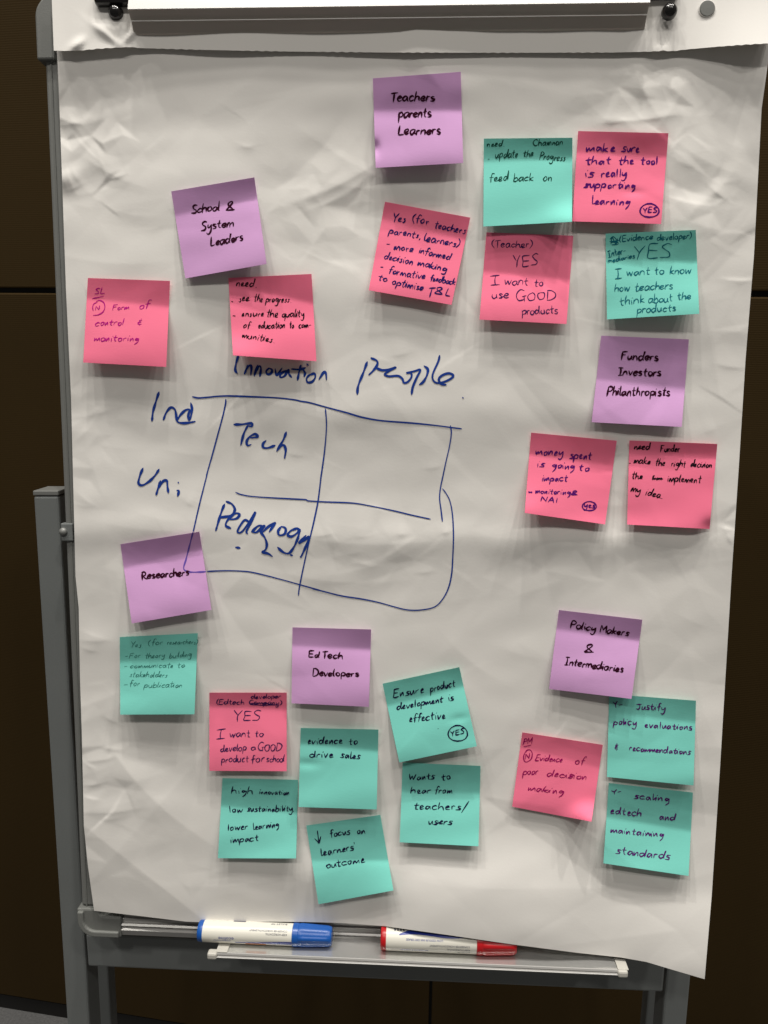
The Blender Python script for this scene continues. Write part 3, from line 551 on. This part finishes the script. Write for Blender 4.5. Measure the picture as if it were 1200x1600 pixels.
def lines(ink, org, strokes, w):
    ox, oy, s = org
    for st in strokes: ink.stroke([(ox + x * s, oy + y * s) for x, y in st], w)

# ------------------------------------------------------------------ blue writing on the sheet
def on_sheet(P, z):
    return at_many(P, hpaper(P[:, 0], P[:, 1]) + 0.00028 + z)
A_, B_, D_, E_ = (200,540,.23333), (470,530,.23333), (270,740,.20833), (480,740,.21667)
def sheet_word(strokes, w=3.6):
    k = Ink()
    for org, st in strokes: lines(k, org, [st], w)
    return k.build('written_word', on_sheet, M['ink_blue'], sheet)
sheet_word([(A_,[(207,310),(190,365),(168,440),(160,505)]),(A_,[(237,498),(255,450),(285,415),(312,425),(322,460),(327,500),(345,516),(390,518),(450,508)]),(A_,[(332,498),(350,465),(385,432),(412,430),(404,465),(405,500)]),(A_,[(420,382),(428,420),(422,470),(408,502)])])
sheet_word([(A_,[(708,528),(760,527),(826,520),(828,540),(800,536)]),(A_,[(802,535),(775,590),(755,668)]),(A_,[(820,618),(868,610),(850,592),(815,610),(795,640),(800,668),(825,662)]),(A_,[(925,635),(905,655),(905,680),(935,685),(985,668)]),(A_,[(1060,578),(1040,630),(995,708)]),(A_,[(1000,700),(1025,672),(1045,668),(1056,700),(1048,755)])])
sheet_word([(A_,[(100,820),(80,870),(70,920),(95,935),(140,910),(180,870),(208,828)]),(A_,[(188,1000),(203,950),(218,905)]),(A_,[(205,955),(235,908),(260,905),(264,940),(270,985)]),(A_,[(326,968),(340,975),(332,1008)]),(A_,[(336,914),(338,920)])])
sheet_word([(A_,[(740,60),(722,125),(718,165),(732,185)]),(A_,[(779,190),(795,150),(802,130)]),(A_,[(790,165),(812,135),(826,140),(822,198)]),(A_,[(845,205),(860,155),(868,130)]),(A_,[(856,175),(876,138),(890,150),(883,208)]),
    (A_,[(945,150),(925,172),(935,192),(958,185),(964,162),(940,150)]),(A_,[(985,155),(996,197),(1032,150)]),(A_,[(1062,165),(1024,188),(1020,212),(1048,203),(1075,162),(1078,190),(1095,212)]),(A_,[(1158,130),(1145,180),(1135,232)]),(A_,[(1095,157),(1150,160),(1190,148)]),
    (B_,[(12,200),(28,225),(22,250)]),(B_,[(40,165),(50,175)]),(B_,[(62,235),(40,260),(45,288),(75,285),(97,255),(90,230),(60,240)]),(B_,[(122,270),(135,245),(146,222)]),(B_,[(132,258),(155,220),(168,228),(172,272)])], 3.4)
sheet_word([(B_,[(445,150),(420,220),(385,310),(378,370)]),(B_,[(470,125),(510,145),(510,175),(480,215),(455,238)]),(B_,[(505,192),(545,207),(590,203),(635,188),(592,212),(562,235),(590,248),(650,245),(680,265),(690,290),(715,286),(740,255),(738,226),(708,226),(760,214),(800,205),(775,260),(750,320),(742,370)]),
    (B_,[(825,178),(850,200),(845,240),(820,285),(793,305)]),(B_,[(930,108),(920,150),(885,230),(885,270),(910,292),(960,285),(1010,260),(1020,240),(990,228),(950,240),(925,265),(938,298),(975,305)]),(B_,[(1084,390),(1088,394)])])
sheet_word([(D_,[(388,228),(360,300),(322,428)]),(D_,[(400,208),(445,230),(465,275),(430,315),(345,330)]),(D_,[(430,345),(480,335),(500,305),(465,300),(410,350),(398,390),(435,410)]),(D_,[(575,365),(540,348),(505,390),(485,435),(515,438),(565,375),(618,290),(590,360),(553,430),(562,452)]),
    (D_,[(590,437),(640,392),(668,398),(630,438),(595,438)]),(D_,[(665,396),(690,393),(662,435),(690,480),(705,530),(695,570),(672,588),(715,600),(748,622)]),(D_,[(672,440),(720,395),(768,368),(748,400),(722,438)]),(D_,[(815,395),(790,430),(800,462),(840,450),(845,410),(815,395)]),
    (D_,[(935,408),(885,428),(862,460),(895,470),(945,430),(930,405)]),(D_,[(956,418),(935,490),(905,555),(870,597),(830,590),(785,552)]),(D_,[(1000,462),(960,505),(948,522),(985,500),(1022,475),(1000,540),(960,628)]),(D_,[(470,552),(505,558)]),(D_,[(882,609),(898,614)]),(D_,[(955,622),(962,630)])])
gk = Ink()
def chain(*segs):
    return [(o[0] + x * o[2], o[1] + y * o[2]) for o, st in segs for x, y in st]
gk.stroke(chain((A_,[(430,342),(470,350),(520,347),(650,337),(850,343),(1000,350),(1110,362)]),(B_,[(0,415),(60,425),(170,455),(300,490),(400,520),(500,540),(590,550),(750,562),(900,577),(1000,590),(1078,600)])), 2.45)
gk.stroke(chain((A_,[(655,358),(652,395),(630,490),(600,600),(565,730),(525,870)]),(D_,[(258,0),(200,230),(160,405),(153,434)])), 2.2)
gk.stroke(chain((D_,[(256,733),(400,728),(530,732),(620,745),(800,790),(960,835),(1100,875)]),(E_,[(40,830),(120,850),(250,882),(400,905),(520,930),(620,958),(720,982),(820,983),(920,960),(980,900),(1020,820),(1042,720),(1050,600),(1055,450),(1048,300),(1030,200),(1000,140),(975,108)])), 2.0)
gk.stroke(chain((B_,[(1002,578),(1008,630),(995,720),(970,830),(945,950)]),(E_,[(978,20),(960,110),(955,180),(965,260),(975,345)])), 2.0)
gk.stroke(chain((B_,[(165,465),(172,580),(160,740),(140,890)]),(D_,[(1112,20),(1090,200),(1060,350),(1020,520),(980,700),(950,850),(942,915)])), 2.2)
gk.stroke(chain((D_,[(470,140),(520,158),(620,173),(850,187),(1000,195)]),(E_,[(0,195),(120,203),(300,210),(400,222),(600,262),(760,300),(890,328)])), 2.0)
gk.build('drawn_grid', on_sheet, M['ink_blue'], sheet)

# ------------------------------------------------------------------ sticky notes
def bil(q, s, t):
    q = np.asarray(q, float); s = np.asarray(s)[..., None]; t = np.asarray(t)[..., None]
    return (q[0] * (1 - s) + q[1] * s) * (1 - t) + (q[3] * (1 - s) + q[2] * s) * t
def inv_bil(q, P):
    q = np.asarray(q, float); s = np.full(len(P), .5); t = np.full(len(P), .5)
    for _ in range(8):
        r = P - bil(q, s, t)
        ds = (q[1] - q[0])[None] * (1 - t)[:, None] + (q[2] - q[3])[None] * t[:, None]; dt = (q[3] - q[0])[None] * (1 - s)[:, None] + (q[2] - q[1])[None] * s[:, None]
        det = ds[:, 0] * dt[:, 1] - ds[:, 1] * dt[:, 0]
        s = s + (r[:, 0] * dt[:, 1] - r[:, 1] * dt[:, 0]) / det; t = t + (ds[:, 0] * r[:, 1] - ds[:, 1] * r[:, 0]) / det
    return s, t
def note_height(q, prm, pk=False):
    # prm: lift left, lift right (m), crease height left, right (fraction), exponent, curl extras
    Ll, Lr, tl, tr_, ex = prm[:5]; Ll *= 0.92; Lr *= 0.92; ext = prm[5] if len(prm) > 5 else []
    def f(s, t):
        P = bil(q, s, t); base = hpaper(P[..., 0], P[..., 1]) + 0.0005
        tc = tl * (1 - s) + tr_ * s; L = Ll * (1 - s) + Lr * s
        z = np.clip((t - tc) / (1 - tc), 0, 1); zz = np.sqrt(z * z + 0.0004) - 0.02; zz = np.clip(zz / 0.9802, 0, 1)
        h = base + L * (1 - (1 - zz) ** ex) + (0.75 if pk else 1.0) * TOPL * np.clip(1 - t / tc, 0, 1) ** 1.3 * (0.8 + 0.4 * s)
        h = h + 0.0006 * np.sin(t * 9 + s * 3 + q[0][0]) * z + 0.0002 * np.sin(s * 7 + q[0][1]) * z
        for (cs, ct, rs, rt, a) in ext: h = h + a * np.exp(-((s - cs) / rs) ** 2 - ((t - ct) / rt) ** 2) * np.clip(z * 4, 0, 1)
        return h
    return f
NN = 44; TOPL = 0.0036
def sticky(q, colr, ink, w, org, words, prm, label, group, extras=None, slant=0.12, circ=None, note_line=False):
    hf = note_height(q, prm, colr == 'pink'); ss, tt = np.meshgrid(np.linspace(0, 1, NN), np.linspace(0, 1, NN))
    s, t = ss.ravel(), tt.ravel(); P = bil(q, s, t).reshape(-1, 2)
    o = mesh('sticky_note', at_many(P, hf(s, t)), gridfaces(NN, NN), M[colr], None, smooth=True, solid=0.00012)
    tagp(o, label, 'sticky note', group)
    def surf(P, z):
        a, b = inv_bil(q, P); a = np.clip(a, -0.02, 1.02); b = np.clip(b, 0, 1)
        return at_many(P, hf(a, b) + 0.00016 + z)
    global TENS, STYLE
    STYLE = {'ink_dark': 'sharp', 'ink_purple': 'sharp', 'ink_magenta': 'sharp', 'ink_wine': 'sharp', 'ink_black': 'loose', 'ink_green': 'loose', 'ink_thin': 'loose', 'ink_navy': 'loose'}.get(ink)
    TENS = {'ink_dark': 0.5, 'ink_purple': 0.45, 'ink_navy': 0.7, 'ink_black': 0.6, 'ink_green': 0.7}.get(ink, 0.95); slant = slant + random.uniform(-0.06, 0.08)
    k = Ink()
    for wd_ in words:
        word(k, org, *wd_, w * 1.0, slant)
    if extras: lines(k, org, extras, w)
    k.build('handwriting', surf, M[ink], o)
    if circ:
        k = Ink(); tx = circ[0]; word(k, org, *tx, w * 0.95, slant); oval(k, org, *circ[1], w); k.build('circled_word', surf, M[ink], o)
    if note_line:
        k = Ink(); k.stroke(chain((D_, [(152,437),(128,530),(100,640),(82,700),(90,725),(130,738),(200,738),(250,735)])), 2.3)
        k.build('marker_line', surf, M['ink_violet_line'], o)
    TENS = 1.0
    return o
GP_, GR_, GG_ = 'purple heading sticky notes', 'pink answer sticky notes', 'green answer sticky notes'
a7, a5, a3, a2, a9 = .141667, .1375, .13333, .125, .12917
sticky([(582.5,122.4),(719.9,112.2),(723.7,254.7),(587,262.2)],'purple','ink_maroon',2.7,(570,100,a7),[('Teachers',290,415,775,405,55),('parents',375,590,745,585,55),('Learners',370,785,845,770,55)],(.011,.012,.36,.42,1.5,[(0.0,.78,.05,.08,-.004)]),
       'purple sticky note reading Teachers parents Learners at the top of the sheet', GP_)
sticky([(756,216.5),(894.4,215.2),(893.7,346.5),(755.2,353.9)],'green','ink_green',1.5,(740,190,a7),[('need.',150,280,345,272,34),('Chamnan',655,268,980,255,36),('-',155,430,180,430,30),('update',235,400,490,395,44),('the',555,390,665,385,40),('Progress',725,415,1015,440,46),('feed',170,665,385,650,48),('back',440,660,665,650,46),('on',770,655,865,655,48)],(.011,.012,.26,.24,1.15,[(1.0,1.0,.22,.16,.010)]),
       'green sticky note with dark green words update the Progress feed back on', GG_)
sticky([(903.4,204.7),(1044.4,208.1),(1033,350),(894.2,345.8)],'pink','ink_purple',2.2,(885,190,a7),[('make',215,330,535,330,50),('sure',610,325,805,338,48),('that',215,470,500,470,46),('the',575,470,745,470,48),('tool',820,470,1005,475,46),('is',205,610,300,610,50),('really',385,610,665,610,46),('supporting',195,725,760,740,42),('learning',270,910,705,925,44)],(.008,.010,.24,.26,1.2,[(.66,.66,.12,.04,-.0012)]),
       'pink sticky note reading make sure that the tool is really supporting learning', GR_, circ=[('YES',845,1005,1000,1000,30),(917,980,105,75)])
sticky([(601.6,315.2),(734.8,340),(705.6,476.3),(576.1,453.4)],'pink','ink_navy',1.9,(570,305,.145833),[('Yes',290,275,440,290,48),('(for',500,285,690,315,44),('teachers',745,350,1075,415,44),('parents,',255,410,600,465,38),('learners)',635,490,1020,560,44),('-',225,545,272,552,40),('more',310,580,515,612,42),('informed',575,620,920,700,40),('decision',205,680,510,750,40),('making',570,750,880,825,38),('-',165,790,200,795,40),('formative',255,835,650,905,40),('feedback',700,915,970,960,36),('to',145,910,240,930,38),('optimise',290,955,620,1025,40),('T',670,1080,730,1085,48),('&',745,1050,830,1060,36),('L',865,1080,915,1090,42)],(.008,.010,.20,.26,1.25),
       'tilted pink sticky note reading Yes for teachers, parents, learners in close small writing', GR_)
sticky([(760.1,363),(895.8,368.4),(885.2,506.2),(749.2,499.4)],'pink','ink_dusk',1.5,(740,350,a7),[('(Teacher)',205,255,640,262,42),('YES',435,475,720,460,68),('I',195,672,290,668,58),('want',345,670,605,672,48),('to',665,685,770,688,46),('use',205,825,395,818,50),('GOOD',475,850,915,830,58),('products',535,1000,940,985,46)],(.010,.010,.44,.50,1.3),
       'pink sticky note reading Teacher YES I want to use GOOD products', GR_, slant=0.03)
sticky([(946.2,365),(1087.2,359.3),(1092.5,490.2),(948.5,499)],'green','ink_teal',1.6,(930,345,.15),[('(Evidence',255,220,600,190,34),('developer)',645,205,1005,185,34),('YES',385,395,785,385,78),('Inter-',140,380,330,330,34),('mediaries',135,440,415,385,24),('I',205,600,275,595,50),('want',330,575,565,560,42),('to',620,560,715,552,44),('know',780,555,1000,548,44),('how',205,735,360,728,42),('teachers',415,730,810,708,44),('think',255,880,520,852,44),('about',555,858,805,838,44),('the',860,825,1000,812,42),('products',435,965,845,935,42)],(.008,.015,.30,.38,1.1),
       'green sticky note reading Evidence developer YES I want to know how teachers think', GG_, slant=0.05,
       extras=[[(155,190),(190,165),(235,210)],[(150,215),(250,205)],[(165,245),(175,170),(215,240),(235,185)],[(160,230),(205,215),(245,235)],[(175,250),(240,245)],[(165,222),(240,225)]])
sticky([(939.5,524.5),(1076.4,530.3),(1065.2,667.1),(924.5,659.6)],'purple','ink_maroon',2.6,(915,515,.145833),[('Funders',380,322,780,335,48),('Investors',345,490,805,497,46),('Philanthropists',230,705,910,708,48)],(.007,.010,.50,.56,1.2),
       'purple sticky note reading Funders Investors Philanthropists near the right edge', GP_, slant=0.05)
sticky([(829.9,676),(963.7,688.7),(945.4,819.3),(819.9,801.4)],'pink','ink_purple',2.0,(810,665,a5),[('money',200,330,510,345,46),('spent',585,372,830,385,46),('is',210,470,295,475,46),('going',380,480,640,500,44),('to',680,515,800,518,44),('impact',260,630,560,632,40),('*',115,770,160,770,26),('monitoring',190,770,590,785,34),('&',600,785,670,787,22),('NAl',255,860,450,878,30)],(.014,.010,.27,.30,1.1,[(0,1,.25,.2,.004)]),
       'pink sticky note reading money spent is going to impact', GR_, circ=[('yes',745,930,870,940,34),(807,915,80,52)])
sticky([(983.4,688.2),(1120.8,693.7),(1108.8,826.6),(979.9,819.5)],'pink','ink_black',1.8,(965,675,a7),[('need',180,190,355,195,38),('Funder',475,220,690,222,40),('-',125,365,150,365,30),('make',180,342,360,358,40),('the',415,368,520,380,42),('right',590,378,750,385,38),('decision',805,383,1040,395,36),('the',155,510,275,520,40),('from',380,528,490,528,22),('implement',550,545,925,562,42),('my',145,655,255,672,42),('idea.',305,695,495,735,42)],(.009,.007,.12,.16,1.15,[(1,1,.10,.10,-.004)]),
       'pink sticky note reading need Funder, make the right decision, implement my idea', GR_, extras=[[(380,520),(440,516),(500,517)]])
sticky([(267.5,299),(397.4,277.1),(416.5,412.4),(289.7,435)],'purple','ink_maroon',2.4,(255,270,a7),[('School',315,450,635,412,48),('&',695,412,775,405,50),('System',420,635,780,590,50),('Leaders',525,805,885,745,50)],(.006,.012,.28,.24,1.5),
       'tilted purple sticky note reading School & System Leaders', GP_)
sticky([(137.3,434.4),(265.6,438.9),(259.6,573.3),(130,566.4)],'pink','ink_magenta',1.6,(120,420,a3),[('SL',210,295,330,290,36),('N',215,485,268,480,26),('Form',420,485,615,475,33),('of',730,470,860,458,44),('control',215,670,550,660,40),('§',715,655,765,655,34),('monitoring',200,845,745,850,40)],(.011,.013,.24,.30,1.25,[(1,.1,.2,.12,-.001)]),
       'pink sticky note headed SL reading Form of control & monitoring in magenta', GR_, extras=[[(183,348),(250,335),(315,320)],[(240,390),(200,410),(185,450),(192,490)],[(225,380),(270,370),(315,395),(328,450),(305,505),(250,538),(190,545)]], slant=0.2)
sticky([(356.8,434.4),(486.7,428),(494.4,564.4),(364.1,555.2)],'pink','ink_black',1.7,(345,415,a7),[('need.',170,228,395,242,44),('-',112,410,135,418,30),('see',200,398,320,388,44),('the',365,395,460,405,46),('progress.',495,402,775,405,40),('-',130,570,170,575,30),('ensure',230,560,470,562,38),('the',505,565,635,575,46),('quality',675,568,925,565,42),('of',245,690,320,695,42),('education',415,695,705,690,40),('to',760,690,805,690,38),('com-',860,690,1000,682,40),('munities.',230,795,590,850,40)],(.014,.012,.10,.34,1.1,[(0,1,.3,.2,.003)]),
       'pink sticky note reading need, see the progress, ensure the quality of education to communities', GR_)
sticky([(188.1,850.4),(311.5,830.8),(330.4,952.9),(205.9,974.2)],'purple','ink_maroon',2.7,(175,825,a5),[('Researchers',345,585,880,535,44)],(.011,.012,.30,.22,1.4),
       'tilted purple sticky note reading Researchers with a blue line drawn over it', GP_, note_line=True)
sticky([(187.1,995.4),(309,989.4),(303.8,1116),(187.9,1116.6)],'green','ink_thin',0.95,(175,975,.125),[('Yes.',225,290,385,295,36),('(for',450,275,640,248,34),('researchers)',690,255,1070,250,32),('-',160,430,205,425,35),('For',215,430,355,415,32),('theory',415,432,660,412,32),('building',715,430,1000,405,34),('-',150,553,200,548,35),('communicate',225,548,760,545,32),('to',815,548,915,538,32),('stakeholders',220,660,695,665,34),('-',145,785,200,785,35),('for',215,780,345,770,40),('publication',400,795,885,790,36)],(.011,.014,.32,.32,1.1),
       'green sticky note in thin pen reading Yes for researchers, for theory building', GG_, slant=0.25)
sticky([(457,980.3),(579.9,983.6),(576.3,1104.4),(455.5,1098.9)],'purple','ink_maroon',2.4,(440,970,a9),[('Ed',330,438,460,442,40),('Tech',490,445,735,458,42),('Developers',375,665,925,675,44)],(.006,.010,.24,.26,2.0),
       'purple sticky note reading EdTech Developers', GP_, slant=0.05)
sticky([(327.1,1082.3),(447.9,1082.3),(447.9,1205),(327.1,1204.4)],'pink','ink_dusk',1.5,(315,1065,.125),[('developer',620,215,990,208,27),('(Edtech',190,285,540,288,34),('Company)',595,288,1000,292,32),('YES',400,495,735,490,64),('I',190,715,295,708,64),('want',350,695,605,692,50),('to',670,690,780,682,46),('develop',240,880,560,860,46),('a',620,858,680,855,42),('GOOD',705,865,1005,865,54),('product',250,1010,580,1002,46),('for',620,1018,790,990,44),('school',810,1005,1040,1000,44)],(.009,.009,.18,.22,1.2,[(0.1,.6,.1,.3,.001)]),
       'pink sticky note reading Edtech company YES I want to develop a GOOD product', GR_, slant=0.03, extras=[[(600,275),(780,272),(960,298)],[(620,290),(800,296),(950,290)]])
sticky([(469.8,1137.5),(591.3,1140),(588.5,1264.8),(466.5,1260.9)],'green','ink_dark',1.9,(455,1125,.125),[('evidence',200,302,640,298,46),('to',720,310,830,298,46),('drive',230,472,525,466,46),('sales',615,468,860,492,46)],(.010,.011,.20,.27,1.15,[(.1,.45,.16,.06,-.0012)]),
       'green sticky note reading evidence to drive sales', GG_)
sticky([(347.6,1216),(465.8,1218.6),(462.6,1341.3),(340.5,1340.9)],'green','ink_dark',1.7,(325,1205,a9),[('high',280,272,545,278,44),('innovation',620,278,990,288,34),('low',255,502,425,495,42),('sustainability,',475,490,1045,485,40),('lower',235,718,485,702,42),('learning',550,708,870,672,42),('impact',275,870,625,838,44)],(.009,.010,.34,.42,1.1),
       'green sticky note reading high innovation low sustainability lower learning impact', GG_)
sticky([(478.6,1290),(594.3,1273.3),(614.7,1391.3),(497.7,1412.9)],'green','ink_dark',1.8,(465,1260,a3),[('focus',380,362,610,328,42),('on',695,325,795,320,44),("learners'",275,580,690,502,44),('outcome',340,725,800,652,44)],(.009,.010,.44,.60,1.15),
       'lowest tilted green sticky note with a down arrow, reading focus on learners\' outcome', GG_, extras=[[(232,285),(240,350),(250,430)],[(200,378),(225,400),(250,430),(262,390),(272,350)]], slant=0.0)
sticky([(597.8,1068.3),(717.7,1042.5),(745.1,1166),(624,1191.3)],'green','ink_dark',1.9,(585,1035,a7),[('Ensure',210,390,550,330,46),('product',620,325,890,262,42),('development',250,522,765,438,38),('is',820,428,880,415,44),('effective',380,658,780,618,44)],(.012,.013,.28,.24,1.3,[(.85,.62,.12,.05,-.001)]),
       'tilted green sticky note reading Ensure product development is effective', GG_, circ=[('YES',840,812,995,782,30),(920,783,107,87,)], extras=[[(700,728),(706,732)]])
sticky([(629.1,1191.6),(750.8,1196.8),(747.6,1322.3),(624.5,1316)],'green','ink_dark',1.8,(610,1180,a9),[('Wants',225,302,540,292,44),('to',620,305,730,292,44),('hear',245,465,490,460,44),('from',535,462,745,462,42),('teachers/',285,655,940,662,48),('users',455,832,750,845,46)],(.010,.011,.36,.34,1.15),
       'green sticky note reading Wants to hear from teachers / users', GG_)
sticky([(873.3,953.2),(1003.7,968.4),(986.7,1092),(857.8,1076.5)],'purple','ink_maroon',2.4,(845,945,a7),[('Policy',325,252,600,292,42),('Makers',650,302,970,345,40),('&',490,522,585,522,46),('Intermediaries',260,658,905,748,42)],(.008,.015,.24,.26,1.5),
       'purple sticky note reading Policy Makers & Intermediaries, overlapping a green one', GP_, slant=0.05)
sticky([(816.1,1144.4),(941.9,1163.9),(924.1,1283.9),(800.3,1260.4)],'pink','ink_wine',1.6,(790,1135,a5),[('PM',200,205,300,198,32),('N',222,372,275,365,32),('Evidence',340,388,650,408,38),('of',785,430,890,435,44),('poor',195,548,370,548,42),('decision',465,562,915,608,42),('making',245,722,655,778,40)],(.0035,.005,.2,.3,1.1,[(1,1,.22,.17,.016)]),
       'pink sticky note with a lifted corner headed PM, reading Evidence of poor decision making', GR_, extras=[[(205,230),(250,222),(290,212)]+[],[(225,290),(205,340),(215,395),(245,402),(290,370),(303,310),(285,272),(250,268),(218,300)]], slant=0.2)
sticky([(952,1084.5),(1087.5,1094.9),(1083.7,1227.3),(948.4,1213.9)],'green','ink_purple',1.8,(930,1080,a7),[('Y-',200,185,315,168,34),('Justify',450,198,780,215,40),('policy',200,372,450,378,42),('evaluations',540,402,1060,428,38),('§',215,640,255,642,32),('recommendations',370,652,1055,702,36)],(.007,.009,.22,.26,1.25),
       'green sticky note reading Y- Justify policy evaluations & recommendations, tucked under a purple one', GG_, slant=0.05)
sticky([(951.3,1223.5),(1082.7,1238.4),(1075.9,1368.7),(942.8,1348.9)],'green','ink_purple',1.9,(930,1215,a7),[('Y-',185,188,300,168,26),('scaling',430,228,830,272,40),('edtech',165,398,515,432,40),('and',705,468,885,475,42),('maintaining',165,608,765,662,40),('standards',235,838,820,902,46)],(.011,.010,.42,.46,1.1),
       'green sticky note reading Y- scaling edtech and maintaining standards at the lower right', GG_, slant=0.05)

# ------------------------------------------------------------------ markers on the tray
RM = 0.0098
def text_on(parent, p0, ax, side, out, r, txt, size, s0, ang, m, font_scale=1.0):
    cu = bpy.data.curves.new('print', 'FONT'); cu.body = txt; cu.size = size; cu.resolution_u = 2
    tmp = bpy.data.objects.new('print', cu); COL.objects.link(tmp); bpy.context.view_layer.update()
    me = bpy.data.meshes.new_from_object(tmp.evaluated_get(bpy.context.evaluated_depsgraph_get())); 
    V = []
    for v in me.vertices:
        s = s0 - v.co.x * font_scale; a = ang - v.co.y / r                     # upside down, as the pens lie
        V.append(p0 + ax * s + (out * math.cos(a) - side * math.sin(a)) * (r + 0.00024))
    fs = [tuple(p.vertices) for p in me.polygons]
    bpy.data.objects.remove(tmp); bpy.data.curves.remove(cu)
    mesh_keep('print', np.array(V), fs, m, parent)
def patch(parent, p0, ax, side, out, r, pts, m, name='print', dz=0.00013):
    V = []; n = len(pts); F = []
    for (s, a0, a1) in pts:
        for k in range(5):
            a = a0 + (a1 - a0) * k / 4; V.append(p0 + ax * s + (out * math.cos(a) - side * math.sin(a)) * (r + dz))
    for i in range(n - 1):
        for k in range(4): F.append((i*5+k, i*5+k+1, (i+1)*5+k+1, (i+1)*5+k))
    mesh_keep(name, np.array(V), F, m, parent)
def marker(pa, pb, hc, colm, label, kind, RM=0.0098):
    a0 = np.array(bc(*pa, hc)); b0 = np.array(bc(*pb, hc))
    yc = yT - RM - 0.0012
    A = W(a0[0], yc, a0[2]); B = W(b0[0], yc, b0[2]); L = float(np.linalg.norm(B - A)); ax = (B - A) / L
    root = empty('whiteboard_marker', tuple(A)); tagp(root, label, 'marker', 'whiteboard markers on the pen tray')
    side = DN - ax * np.dot(DN, ax); side /= np.linalg.norm(side); out = NB - ax * np.dot(NB, ax); out /= np.linalg.norm(out)
    view = CAM - (A + B) / 2; va = math.atan2(-np.dot(view, side), np.dot(view, out))     # angle of the viewer round the barrel
    body = lathe('barrel', A, B, [(0.0052, RM * 0.97), (0.0055, RM), (L - 0.039, RM), (L - 0.0385, RM * 0.98)], M['barrel'], root, 48)
    lathe('end_plug', A, B, [(0, RM * 0.80), (0.0004, RM * 0.93), (0.0015, RM * 0.99), (0.0052, RM * 1.0), (0.0054, RM * 0.96)], M[colm], root, 48)
    rib = lambda s, t: 1 + (0.055 * (math.cos(t * 7) > 0.1) * (0.006 < s - (L - 0.038) < 0.034))
    n = 14; pr = [(L - 0.0385, RM * 0.99), (L - 0.038, RM * 1.06), (L - 0.033, RM * 1.06), (L - 0.0325, RM * 1.02)] + [(L - 0.032 + 0.030 * k / n, RM * (1.02 - 0.13 * k / n)) for k in range(1, n)] + [(L - 0.0015, RM * 0.88), (L - 0.0003, RM * 0.80), (L, RM * 0.6)]
    lathe('cap', A, B, pr, M[colm], root, 72, wob=rib)
    T = lambda txt, size, s0, da, m, fs=1.0: text_on(body, A, ax, side, out, RM, txt, size, s0, va + da, M[m], fs)
    if kind == 'blue':
        T('KEEP HORIZONTAL', 0.0024, L - 0.043, 0.02, 'label_grey'); T('CONSERVER HORIZONTALEMENT', 0.0024, L - 0.043, 0.32, 'label_grey')
        T('ecoline', 0.0048, 0.037, -0.48, 'label_blue', 1.1); T('whiteboard marker', 0.0022, 0.034, -0.80, 'label_blue')
        patch(body, A, ax, side, out, RM, [(0.038 + 0.055 * k / 8, va - 0.86 - 0.14 * math.cos(k / 8 * 3.1), va - 1.12) for k in range(9)], M['label_blue'])
        patch(body, A, ax, side, out, RM, [(0.048 + 0.02 * k / 4, va - 1.14, va - 1.5) for k in range(5)], M['label_orange'])
        patch(body, A, ax, side, out, RM, [(0.034 + 0.012 * k / 4, va + 1.15 , va + 1.5) for k in range(5)], M['label_grey'])
        T('BULLET TIP', 0.0032, L - 0.044, 1.10, 'label_grey')
    else:
        T('KEEP HORIZONTAL', 0.0025, L - 0.045, -0.72, 'label_grey'); T('CONSERVER HORIZONTALEMENT', 0.0025, L - 0.045, -0.42, 'label_grey')
        T('LOW ODOUR INK DRY ERASE', 0.0026, 0.060, -0.02, 'label_blue')
        patch(body, A, ax, side, out, RM, [(0.018 + 0.062 * k / 12, va + 0.20 + 0.10 * math.sin(k / 12 * 6), va + 0.30 + 0.62 * math.sin(min(1, k / 5) * 1.57) * (1 - (k / 12) ** 3)) for k in range(13)], M['label_blue'])
        patch(body, A, ax, side, out, RM, [(0.066 + 0.03 * k / 6, va + 0.30 - 0.02 * k, va + 0.40) for k in range(7)], M['label_grey'])
        for j in range(4): patch(body, A, ax, side, out, RM, [(0.013 + j * 0.0028, va + 0.55, va + 0.80), (0.0145 + j * 0.0028, va + 0.55, va + 0.80)], M['label_grey'])
        T('whiteboard marker', 0.0034, 0.046, -0.95, 'label_blue'); T('ROUND TIP', 0.0022, L - 0.045, -1.02, 'label_grey')
    return root
marker((311, 1458), (519, 1470), 0.016, 'blue_pl', 'blue capped whiteboard marker with white barrel, left one on the tray', 'blue')
marker((595, 1474), (806, 1486), 0.0162, 'red_pl', 'red capped whiteboard marker with cream barrel, right one under the paper edge', 'red', 0.0112)
print('post w', np.linalg.norm(pr0 - pl0), np.linalg.norm(pr1 - pl1), 'tops z', pl0[2], 'seam', seam_z, 'XL', XL, XR, 'YB', YB0, YB1, 'floorpts', f0, f1)
